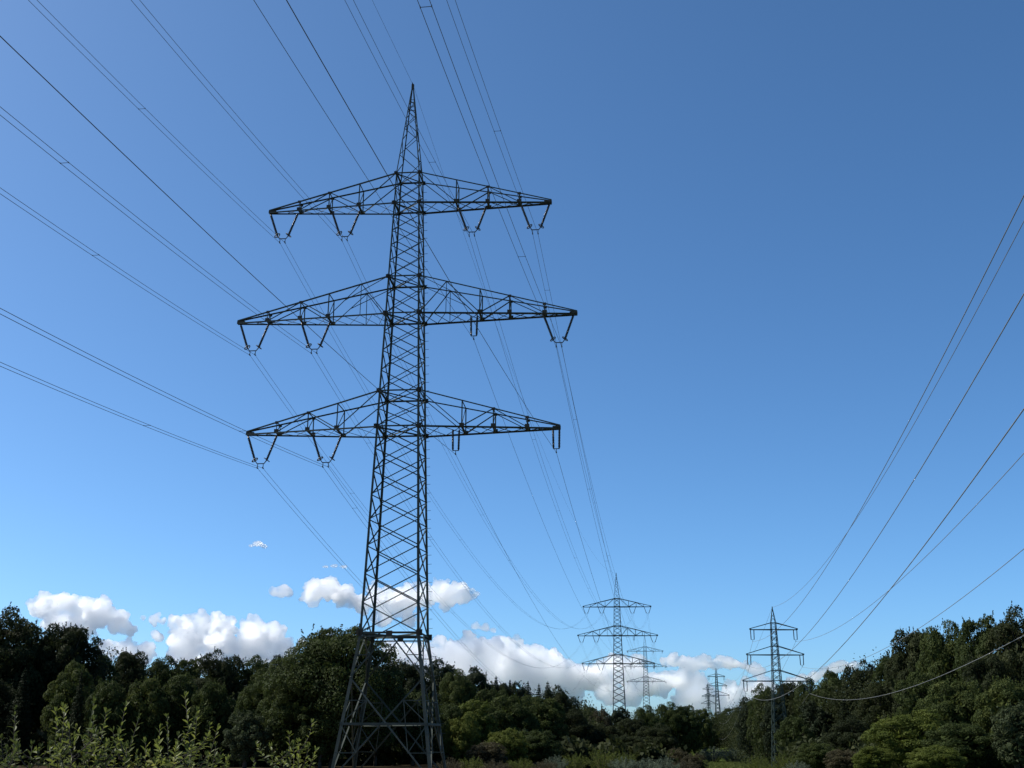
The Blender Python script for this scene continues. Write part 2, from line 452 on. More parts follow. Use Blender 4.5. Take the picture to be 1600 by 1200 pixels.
tag(pylon3, 'pale distant lattice pylon half hidden by the right crossarms of the second pylon', 'pylon', 'lattice pylons of the wide power line')

# ------------------------------------------------------------------ insulators
ATT = {'topLo': (-11.45, ZB), 'topLi': (-5.75, ZB), 'topRi': (5.75, ZB), 'topRo': (11.4, ZB),
       'midLo': (-13.45, ZD), 'midLi': (-7.95, ZD), 'midRi': (6.05, ZD), 'midRo': (13.4, ZD),
       'lowLo': (-12.05, ZF), 'lowLi': (-6.4, ZF), 'lowRi': (4.65, ZF), 'lowRo': (13.1, ZF)}
SINGLE = {'midRi', 'lowRi', 'lowRo'}
DROP_V, DROP_U = 2.95, 2.05

def rod(m, a, b, r_core, r_shed, n):
    a, b = Vector(a), Vector(b); pts, rad = [a], [r_core * 0.8]
    for k in range(n):
        for t, r in ((0.2, r_core), (0.45, r_shed), (0.6, r_shed * 0.8), (0.75, r_core)):
            pts.append(a.lerp(b, 0.06 + 0.9 * (k + t) / n)); rad.append(r)
    pts.append(b); rad.append(r_core * 0.8)
    m.tube(pts, rad, 8)

def make_v_string():
    root = empty('insulator_string')
    for s in (-1, 1):
        m = MB(); rod(m, (s * 1.28, 0, -0.05), (s * 0.50, 0, -2.28), 0.085, 0.125, 16)
        r = m.build('insulator_rod', M_ROD, root, True)
        m = MB(); d = Vector((s * 0.78, 0, 2.23)).normalized()
        m.ring((s * 0.52, 0, -2.22), d + Vector((s * 0.35, 0, 0)), 0.27, 0.04); m.bar((s * 0.52 - 0.2, 0, -2.22 + s * 0.12), (s * 0.52 + 0.2, 0, -2.22 - s * 0.12), 0.03)
        m.build('arcing_ring', M_FIT, r, True)
    m = MB()
    m.tube([(-0.50, 0, -2.28), (-0.30, 0, -2.55), (0.30, 0, -2.55), (0.50, 0, -2.28)], 0.045, 6)
    m.build('yoke_plate', M_FIT, root)
    for s in (-1, 1):
        m = MB(); m.bar((s * 0.24, 0, -2.55), (s * 0.24, 0, -2.86), 0.05); m.tube([(s * 0.24, -0.22, -2.90), (s * 0.24, 0, -2.95), (s * 0.24, 0.22, -2.90)], [0.03, 0.06, 0.03], 6)
        m.build('cable_clamp', M_FIT, root)
    return root

def make_u_string(h=DROP_U, half=0.27):
    root = empty('insulator_string')
    for s in (-1, 1):
        m = MB(); rod(m, (s * half, 0, 0.08), (s * half * 0.88, 0, -h + 0.35), 0.075, 0.115, 12); m.build('insulator_rod', M_ROD, root, True)
    m = MB(); m.bar((-half, 0, -h + 0.32), (half, 0, -h + 0.32), 0.06); m.build('yoke_plate', M_FIT, root)
    m = MB(); m.bar((0, 0, -h + 0.32), (0, 0, -h + 0.06), 0.05); m.tube([(0, -0.25, -h + 0.04), (0, 0, -h), (0, 0.25, -h + 0.04)], [0.03, 0.07, 0.03], 6)
    m.build('cable_clamp', M_FIT, root)
    return root

ARMW = {'top': 'top', 'mid': 'middle', 'low': 'lowest'}
def pos_phrase(k):
    side = 'left' if k[3] == 'L' else 'right'; io = 'outer' if k[4] == 'o' else 'inner'
    return f'{io} {side} of the {ARMW[k[:3]]} crossarm'
def on_tower(T, yaw, x, z): return Vector((T.x + math.cos(yaw) * x, T.y - math.sin(yaw) * x, T.z + z))

vproto = uproto = None
for (T, yaw, who) in ((T1, YAW1, 'nearest pylon'), (T2, YAW2, 'second pylon')):
    for k, (x, z) in ATT.items():
        if k in SINGLE:
            o = uproto = make_u_string() if uproto is None else uproto
            if o.get('label'): o = copy_tree(uproto)
            tag(o, f'U-shaped insulator pair, {pos_phrase(k)} on the {who}', 'insulator', 'hanging insulators of the wide line')
        else:
            if vproto is None: vproto = make_v_string()
            o = vproto if not vproto.get('label') else copy_tree(vproto)
            tag(o, f'V-shaped insulator string, {pos_phrase(k)} on the {who}', 'insulator', 'hanging insulators of the wide line')
        o.location = on_tower(T, yaw, x, z - 0.06); o.rotation_euler = (0, 0, -yaw)

def make_strain():
    m = MB()
    for s in (-1, 1):
        for e in (-0.18, 0.18):
            rod(m, (e, s * 0.2, 0), (e, s * 3.2, -0.35), 0.07, 0.12, 10)
    m.tube([(0, -3.2, -0.35), (0, -2, -1.4), (0, 0, -1.9), (0, 2, -1.4), (0, 3.2, -0.35)], 0.03, 5)
    return m
sproto = None
for k, (x, z) in ATT.items():
    if sproto is None: o = sproto = make_strain().build('strain_insulator', M_ROD)
    else: o = sproto.copy(); COL.objects.link(o)
    o.location = on_tower(T3, YAW3, x * (1.06 if k[4] == 'o' else 1.0), z - 0.35); o.rotation_euler = (0, 0, -YAW3)
    tag(o, f'strain insulator pair, {pos_phrase(k)} on the pale distant pylon', 'insulator', 'strain insulators of the distant wide line pylon')

# ------------------------------------------------------------------ cables of the wide line
IN = {'topLo': (.1429, -.1092, .468e-3), 'topLi': (.1442, -.1101, .468e-3), 'midRo': (.1375, -.1062, .468e-3), 'topRo': (.1417, -.1076, .468e-3),
      'topRi': (.1406, -.1072, .468e-3), 'earth': (.1409, -.0901, .250e-3), 'midLo': (.1402, -.1062, .468e-3), 'midLi': (.1411, -.1079, .468e-3),
      'lowLo': (.1394, -.1036, .468e-3), 'lowLi': (.1406, -.1071, .468e-3), 'midRi': (.1385, -.0886, .298e-3), 'lowRo': (.1412, -.0903, .350e-3), 'lowRi': (.1406, -.0898, .359e-3)}

def incoming(P, al, a, b, smax=260, n=64):
    """points of the span that runs back over the camera, farthest first"""
    t = np.linspace(0, 1, n) ** 1.0 * smax
    pts = [P + Vector((-math.sin(al) * q, -math.cos(al) * q, a * q + b * q * q)) for q in t]
    return pts[::-1]
def span(P, Q, sag, n=56):
    return [P.lerp(Q, t) - Vector((0, 0, 4 * sag * t * (1 - t))) for t in np.linspace(0, 1, n)]

def cable_points(k):
    if k == 'earth':
        A, B, C = (on_tower(T, y, 0, ZT + 0.15) for T, y in ((T1, YAW1), (T2, YAW2), (T3, YAW3)))
        return incoming(A, *IN[k]), span(A, B, 11.5), span(B, C, 11.5)
    x, z = ATT[k]; d = DROP_U if k in SINGLE else DROP_V
    A, B = on_tower(T1, YAW1, x, z - 0.06 - d), on_tower(T2, YAW2, x, z - 0.06 - d)
    C = on_tower(T3, YAW3, x, z - 0.7)
    sag = {'midRi': 13.5, 'lowRi': 13.0, 'lowRo': 13.0}.get(k, 16.5)
    return incoming(A, *IN[k]), span(A, B, sag), span(B, C, sag)

for k in ATT:
    i_, s1, s2 = cable_points(k)
    pts = i_[:-1] + s1[:-1] + s2
    if k in SINGLE:
        m = MB(); m.tube(pts, 0.0155, 6)
        o = m.build('power_cable', M_WIRE, smooth=True)
        tag(o, f'single power cable held by the U-shaped insulators, {pos_phrase(k)}', 'power cable', 'cables of the wide power line')
        continue
    root = empty('twin_power_cable', on_tower(T1, YAW1, *[ATT[k][0], ATT[k][1] - 3.0]))
    tag(root, f'twin power cable held by the V-shaped strings, {pos_phrase(k)}', 'power cable', 'cables of the wide power line')
    off = Vector((math.cos(0.141), -math.sin(0.141), 0)) * 0.235
    L0 = root.location
    for s in (-1, 1):
        m = MB(); m.tube([p - L0 + off * s for p in pts], 0.0145, 6)
        m.build('wire', M_WIRE, root, True)
    # spacers between the two wires
    d = np.cumsum([0] + [(pts[i + 1] - pts[i]).length for i in range(len(pts) - 1)])
    dT1 = d[len(i_) - 1]; rs = random.Random(k)
    q = dT1 - 240 + rs.random() * 20; smesh = None
    while q < dT1 + 345:
        q += 28 + rs.random() * 4
        if abs(q - dT1) < 7: continue
        i = int(np.searchsorted(d, q)) - 1
        if i < 0 or i + 1 >= len(pts): continue
        c = pts[i].lerp(pts[i + 1], (q - d[i]) / (d[i + 1] - d[i]))
        if smesh is None:
            m = MB(); m.bar(-off, off, 0.020)
            for s in (-1, 1): m.bar(off * s - Vector((0, 0.08, 0)), off * s + Vector((0, 0.06, 0)), 0.032)
            smesh = m.mesh('spacer', M_FIT)
        link_mesh('spacer', smesh, root, c - L0)
i_, s1, s2 = cable_points('earth')
m = MB(); m.tube(i_[:-1] + s1[:-1] + s2, 0.012, 6)
tag(m.build('earth_wire', M_WIRE, smooth=True), 'thin earth wire running over the peaks of the wide line pylons', 'earth wire')

# ------------------------------------------------------------------ slim pylons of the second line
R1 = Vector((51.8, 231.5, 0)); R2 = Vector((112.1, 648.0, 12.6)); R3 = Vector((140.0, 846.0, 14.0)); YAWR = 0.02
RT, RB, RD, RF, RBASE = 25.36, 21.08, 16.22, 11.24, -6.4
RARM = {'top': (RB, 4.58, 1.25), 'mid': (RD, 5.49, 1.6), 'low': (RF, 6.5, 1.95)}

def make_slim_pylon(base):
    root = empty('slim_pylon')
    w_at = lambda z: float(np.interp(z, [base, RF, RB + 1.2, RT], [1.75, 0.86, 0.52, 0.05]))
    P = lambda i, j, z: Vector((i * w_at(z), j * w_at(z), z))
    faces = [((-1, -1), (1, -1), (0, -1, 0)), ((1, -1), (1, 1), (1, 0, 0)), ((1, 1), (-1, 1), (0, 1, 0)), ((-1, 1), (-1, -1), (-1, 0, 0))]
    for i in (-1, 1):
        for j in (-1, 1):
            m = MB()
            for z0, z1, w in ((base, RF, 0.16), (RF, RB + 1.2, 0.14), (RB + 1.2, RT, 0.10)):
                w *= MB.K; u, q, t = Vector((-i, 0, 0)), Vector((0, -j, 0)), w * 0.2
                m.loft([[p + u * x + q * y for x, y in ((0, 0), (w, 0), (w, t), (t, t), (t, w), (0, w))] for p in (P(i, j, z0), P(i, j, z1))])
            m.build('leg', M_STEEL2, root)
    for a, b, nrm in faces:
        m = MB()
        for z0, z1, n in ((base, RF, 9), (RF, RD, 4), (RD, RB, 4)):
            zz = np.linspace(z0, z1, n + 1)
            for k in range(n):
                m.angle(P(*a, zz[k]), P(*b, zz[k + 1]), 0.075, nrm); m.angle(P(*b, zz[k]), P(*a, zz[k + 1]), 0.075, nrm)
        zz = np.linspace(RB, RT - 0.5, 6)
        for k in range(5): m.angle(P(*(a if k % 2 else b), zz[k]), P(*(b if k % 2 else a), zz[k + 1]), 0.05, nrm)
        for z in (RB, RB + 1.25, RD, RD + 1.6, RF, RF + 1.95): m.angle(P(*a, z), P(*b, z), 0.09, nrm)
        m.build('bracing', M_STEEL2, root)
    for nm, (z, L, h) in RARM.items():
        for s in (-1, 1):
            m = MB(); wb, wt = w_at(z), w_at(z + h)
            tip = [Vector((s * L, j * 0.08, z)) for j in (-1, 1)]
            for q, j in enumerate((-1, 1)):
                m.angle(Vector((s * wb, j * wb, z)), tip[q], 0.17, (0, 0, 1)); m.angle(Vector((s * wt, j * wt, z + h)), tip[q] + Vector((0, 0, 0.15)), 0.13, (0, j, 0))
            for t0, t1 in ((0.0, 0.25), (0.25, 0.5), (0.5, 0.75)):
                e = lambda t, j: Vector((s * (wb + (L - wb) * t), j * (wb + (0.08 - wb) * t), z))
                m.angle(e(t0, -1), e(t1, 1), 0.05); m.angle(e(t0, 1), e(t1, -1), 0.05)
            m.box(Vector((s * L, 0, z + 0.05)), 0.35, 0.3, 0.3)
            m.build('crossarm', M_STEEL2, root)
    m = MB(); m.box(Vector((0, 0, RT - 0.1)), 0.16, 0.16, 0.5); m.build('peak_cap', M_STEEL2, root)
    return root
slim1 = make_slim_pylon(RBASE); slim1.location = R1; slim1.rotation_euler = (0, 0, -YAWR)
tag(slim1, 'slim green lattice pylon with three short arms in front of the right-hand wood', 'pylon', 'slim pylons of the narrow power line')
MB.K = 1.7; slim2 = make_slim_pylon(RBASE); MB.K = 1.0
slim2.location = R2; slim2.rotation_euler = (0, 0, -YAWR)
tag(slim2, 'distant slim pylon with drop insulators, taller of the two above the tree gap', 'pylon', 'slim pylons of the narrow power line')
slim3 = copy_tree(slim2); slim3.location = R3; slim3.rotation_euler = (0, 0, 0.5)
tag(slim3, 'farthest slim pylon, lower of the two above the tree gap', 'pylon', 'slim pylons of the narrow power line')
sl_proto = None
for (T, who) in ((R1, 'slim green pylon'), (R2, 'taller distant slim pylon')):
    for nm, (z, L, h) in RARM.items():
        for s in (-1, 1):
            if sl_proto is None: o = sl_proto = make_u_string(2.25, 0.34)
            else: o = copy_tree(sl_proto)
            o.location = on_tower(T, YAWR, s * (L - 0.36), z - 0.08); o.rotation_euler = (0, 0, -YAWR)
            tag(o, f"U-shaped insulator pair on the {'left' if s < 0 else 'right'} end of the {ARMW[nm]} arm, {who}", 'insulator', 'insulators of the narrow line')
RIN = {('top', -1): (-.080, .462e-3), ('mid', -1): (-.081, .471e-3), ('low', -1): (-.083, .481e-3), ('top', 1): (-.078, .448e-3), ('mid', 1): (-.085, .491e-3), ('low', 1): (-.081, .470e-3)}
for (nm, s), (a, b) in RIN.items():
    z, L, h = RARM[nm]; x = s * (L - 0.36); d = 2.33
    A, B = on_tower(R1, YAWR, x, z - d), on_tower(R2, YAWR, x, z - d)
    C = on_tower(R3, YAWR, x, z - 0.3)
    pts = incoming(A, 0.1434, a, b, 330)[:-1] + span(A, B, 14.0)[:-1] + span(B, C, 4.0, 12)
    m = MB(); m.tube(pts, 0.024, 6)
    tag(m.build('power_cable', M_WIRE2, smooth=True), f"single cable from the {'left' if s < 0 else 'right'} end of the {ARMW[nm]} arm, slim green pylon", 'power cable', 'cables of the narrow power line')
A, B, C = (on_tower(T, YAWR, 0, RT) for T in (R1, R2, R3))
m = MB(); m.tube(incoming(A, 0.1434, -.091, .509e-3, 330)[:-1] + span(A, B, 11.0)[:-1] + span(B, C, 3.0, 12), 0.022, 6)
tag(m.build('earth_wire', M_WIRE2, smooth=True), 'thin earth wire running over the peaks of the slim pylons', 'earth wire')

# ------------------------------------------------------------------ trees
def unit(v): return v / np.maximum(np.linalg.norm(v, axis=1, keepdims=True), 1e-9)

def leaf_quads(P, N, size, rs, aspect=0.55):
    n = len(P); N = unit(N)
    t = unit(np.cross(N, rs.normal(size=(n, 3)))); b = np.cross(N, t)
    s = (size * rs.uniform(0.65, 1.35, (n, 1))) * 0.5
    v = np.stack([P - t * s, P + b * s * aspect + t * s * 0.1, P + t * s, P - b * s * aspect + t * s * 0.1], 1).reshape(-1, 3)
    return v, np.arange(4 * n).reshape(n, 4)

def sphere_dirs(n, rs): return unit(rs.normal(size=(n, 3)))

def broad_proto(seed, H=16.0, R=6.0, zlow=0.2, lobes=105, leaves=33600, size=0.29, mat=None, top_bias=0.0, shoots=26, zc=0.56):
    rs = np.random.RandomState(seed)
    cz = zlow + (H - zlow) * zc; az = H - cz - 0.6
    d = sphere_dirs(lobes, rs); d[:, 2] = np.where(d[:, 2] < -0.75, -d[:, 2], d[:, 2])
    ph = rs.uniform(0, 6.28, 4); ang = np.arctan2(d[:, 1], d[:, 0])
    irr = 1 + 0.08 * np.sin(2 * ang + ph[0]) + 0.06 * np.sin(3 * ang + ph[1] + 2 * d[:, 2])
    f = rs.uniform(0.60, 0.98, lobes) ** 0.55 * irr
    low = np.where(d[:, 2] < 0, (cz - zlow) / az, 1.0)
    C = np.stack([d[:, 0] * R * f, d[:, 1] * R * f, cz + d[:, 2] * az * f * low], 1)
    lr = rs.uniform(0.15, 0.27, lobes) * R
    w = lr ** 2; cnt = np.maximum((leaves * 0.8 * w / w.sum()).astype(int), 30)
    Ps, Ns = [], []
    for c, r, k, dd in zip(C, lr, cnt, d):
        e = sphere_dirs(k, rs) + 0.45 * dd + np.array([0, 0, 0.35]); e = unit(e)
        # each lobe is itself a few sprays, so that its edge is ragged
        sp = sphere_dirs(9, rs); best = (e @ sp.T).max(1)
        rad = r * (0.72 + 0.36 * best ** 3) * rs.uniform(0.82, 1.06, k)
        Ps.append(c + e * rad[:, None] * np.array([1, 1, 0.85])); Ns.append(e + rs.normal(0, 0.55, (k, 3)))
    k = 1700                                                 # shaded leaf sprays deep in the crown
    e = sphere_dirs(k, rs) * rs.uniform(0.1, 1, (k, 1)) ** 0.5 * 0.84
    Pc = np.stack([e[:, 0] * R, e[:, 1] * R, cz + e[:, 2] * np.where(e[:, 2] < 0, cz - zlow, az)], 1)
    k = int(leaves * 0.14)
    e = sphere_dirs(k, rs) * rs.uniform(0.2, 0.8, (k, 1))
    Ps.append(np.stack([e[:, 0] * R, e[:, 1] * R, cz + e[:, 2] * np.where(e[:, 2] < 0, cz - zlow, az)], 1)); Ns.append(rs.normal(size=(k, 3)))
    for i in np.argsort(-C[:, 2] - lr + rs.normal(0, 0.8, lobes))[:shoots]:   # upright sprays on the top
        for _ in range(2):
            b0 = C[i] + np.array([rs.normal(0, 0.5) * lr[i], rs.normal(0, 0.45) * lr[i], lr[i] * 0.55])
            dr = np.array([rs.normal(0, 0.32) + d[i, 0] * 0.4, rs.normal(0, 0.32) + d[i, 1] * 0.4, 1.0]); ln = rs.uniform(0.3, 0.95)
            tt = rs.uniform(0, 1, 14)
            Ps.append(b0 + dr * (tt * ln)[:, None] + rs.normal(0, 0.10, (14, 3)) * (1.15 - tt)[:, None]); Ns.append(rs.normal(size=(14, 3)))
    P, N = np.concatenate(Ps), np.concatenate(Ns)
    P[:, 2] = np.maximum(P[:, 2], 0.1)
    v, q = leaf_quads(P, N, size, rs)
    vc, qc = leaf_quads(Pc, rs.normal(size=(len(Pc), 3)), min(1.0, R * 0.17), rs, 0.7)
    q = np.concatenate([q, qc + len(v)]); v = np.concatenate([v, vc])
    crown = np_mesh('crown', v, q, mat)
    m = MB()
    m.tube([(0, 0, -0.6), (0.05, 0, H * 0.2), (0.12, 0.1, H * 0.45), (0.1, 0.1, H * 0.75)], [0.38, 0.30, 0.2, 0.06], 7)
    for i in range(0, lobes, 3):
        z0 = min(H * 0.6, max(H * 0.15, C[i, 2] * 0.55)); a = np.array([0.08, 0.05, z0]); md = (a + C[i]) / 2 + np.array([0, 0, 0.4])
        m.tube([a, md, C[i]], [0.13, 0.08, 0.03], 5, caps=False)
    return crown, m.mesh('trunk', M_BARK, True), H, R

def spruce_proto(seed, H=16.0, R=3.9, mat=None, step=0.36, size=0.34, open_=0.0):
    rs = np.random.RandomState(seed); Ps, Ns = [], []
    z = 1.0
    while z < H - 0.2:
        L = R * (1 - (z / H)) ** 0.85 * rs.uniform(0.85, 1.12) + 0.12
        nb = max(6, int(6 + L * 4.2))
        for a in rs.uniform(0, 6.28) + np.arange(nb) * 6.283 / nb + rs.normal(0, 0.15, nb):
            l = L * rs.uniform(0.7, 1.12); k = int(12 + l * 22)
            t = rs.uniform(0.08, 1, k) ** 0.8; side = rs.normal(0, 0.16, k) * l * (1.1 - t * 0.75)
            ca, sa = np.cos(a), np.sin(a)
            x, y = ca * t * l - sa * side, sa * t * l + ca * side
            zz = z - 0.30 * l * t + 0.22 * l * t ** 2 + rs.normal(0, 0.07, k) - np.abs(side) * 0.25
            Ps.append(np.stack([x, y, zz], 1)); Ns.append(np.stack([rs.normal(0, 0.5, k), rs.normal(0, 0.5, k), np.ones(k)], 1))
        z += step * rs.uniform(0.8, 1.2)
    k = 26; t = rs.uniform(0, 1, k); Ps.append(np.stack([rs.normal(0, 0.06, k) * (1 - t), rs.normal(0, 0.06, k) * (1 - t), H - 0.9 + 1.0 * t], 1)); Ns.append(rs.normal(size=(k, 3)))
    v, q = leaf_quads(np.concatenate(Ps), np.concatenate(Ns), size, rs, 0.42)
    m = MB(); m.tube([(0, 0, -0.6), (0, 0, H * 0.5), (0, 0, H - 0.3)], [0.26, 0.15, 0.02], 6)
    return np_mesh('crown', v, q, mat), m.mesh('trunk', M_BARK, True), H, R

def willow_proto(seed, H=3.2, R=2.0, mat=None, stems=46, size=0.15):
    rs = np.random.RandomState(seed); Ps, Ns = [], []; m = MB()
    for i in range(stems):
        a = rs.uniform(0, 6.28); rr = R * np.sqrt(rs.uniform(0, 1)); hh = H * (1 - 0.45 * (rr / R) ** 2) * rs.uniform(0.75, 1.05)
        p0 = np.array([np.cos(a) * rr * 0.3, np.sin(a) * rr * 0.3, 0]); p2 = np.array([np.cos(a) * rr, np.sin(a) * rr, hh]); p1 = (p0 + p2) / 2 + np.array([0, 0, 0.2])
        m.tube([p0 - np.array([0, 0, .1]), p1, p2], [0.03, 0.02, 0.006], 4, caps=False)
        k = 110; t = rs.uniform(0.12, 1.03, k)[:, None]
        c = (1 - t) ** 2 * p0 + 2 * t * (1 - t) * p1 + t ** 2 * p2
        Ps.append(c + rs.normal(0, 0.20, (k, 3)) * (1.25 - t * 0.9)); Ns.append(rs.normal(size=(k, 3)) + np.array([0, 0, 0.4]))
    v, q = leaf_quads(np.concatenate(Ps), np.concatenate(Ns), size, rs, 0.4)
    return np_mesh('crown', v, q, mat), m.mesh('trunk', M_BARK, True), H, R

PROTO = {
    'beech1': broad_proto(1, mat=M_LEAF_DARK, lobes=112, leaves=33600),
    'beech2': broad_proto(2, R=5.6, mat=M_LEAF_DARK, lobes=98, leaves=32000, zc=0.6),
    'oak1': broad_proto(3, R=6.2, mat=M_LEAF, lobes=101, leaves=33600, size=0.30),
    'oak2': broad_proto(4, R=5.2, mat=M_LEAF, lobes=87, leaves=28800, zc=0.52),
    'big': broad_proto(5, H=15.0, R=7.0, mat=M_LEAF, lobes=161, leaves=64000, size=0.28, shoots=36),
    'light1': broad_proto(6, H=10.0, R=4.2, zlow=0.3, mat=M_LEAF_LIGHT, lobes=91, leaves=28800, size=0.22, zc=0.52),
    'light2': broad_proto(7, H=10.0, R=3.6, zlow=0.3, mat=M_LEAF_LIGHT, lobes=70, leaves=17600, size=0.22, zc=0.55),
    'mid1': broad_proto(8, H=10.0, R=4.4, zlow=0.3, mat=M_LEAF, lobes=87, leaves=28800, size=0.23, zc=0.52),
    'brown1': broad_proto(9, H=10.0, R=4.2, zlow=0.3, mat=M_LEAF_BROWN, lobes=77, leaves=16000, size=0.23, zc=0.52),
    'grey1': broad_proto(10, H=8.0, R=3.2, zlow=0.2, mat=M_LEAF_SAGE, lobes=70, leaves=16000, size=0.24, zc=0.52),
    'spruce1': spruce_proto(11, mat=M_NEEDLE),
    'spruce2': spruce_proto(12, R=4.8, mat=M_NEEDLE, step=0.42),
    'pine1': broad_proto(13, H=16, R=4.2, zlow=0.5, mat=M_NEEDLE, lobes=77, leaves=19200, size=0.3, shoots=10, zc=0.6),
    'willow1': willow_proto(14, mat=M_LEAF_GREY),
    'willow2': willow_proto(15, mat=M_LEAF_GREY, H=2.8, R=2.4),
    'bramble': willow_proto(16, mat=M_LEAF_BROWN, H=2.4, R=2.6),
    'greenbush': willow_proto(17, mat=M_LEAF_LIGHT, H=3.0, R=2.4),
}
TRS = random.Random(7)
def plant_tree(kind, px, top, depth, wpx, label, group):
    crown, trunk, H, R = PROTO[kind]
    p = at(px, top, depth)
    g = float(ground_z(p.x, p.y))
    h = max(p.z - g, 1.2)
    sxy = wpx * depth / FOCAL / (2 * R * 0.98)
    cat = 'shrub' if kind in ('willow1', 'willow2', 'bramble', 'greenbush') else 'tree'
    name = {'spr': 'spruce_tree', 'pin': 'pine_tree', 'wil': 'willow_shrub', 'bra': 'bramble_shrub', 'gre': 'leafy_shrub' if kind == 'greenbush' else 'broadleaf_tree'}.get(kind[:3], 'broadleaf_tree')
    root = empty(name, (p.x, p.y, g), TRS.uniform(0, 6.28))
    root.scale = (sxy, sxy * TRS.uniform(0.9, 1.1), h / H)
    link_mesh('trunk', trunk, root); link_mesh('crown', crown, root)
    tag(root, label, cat, group)
    return root

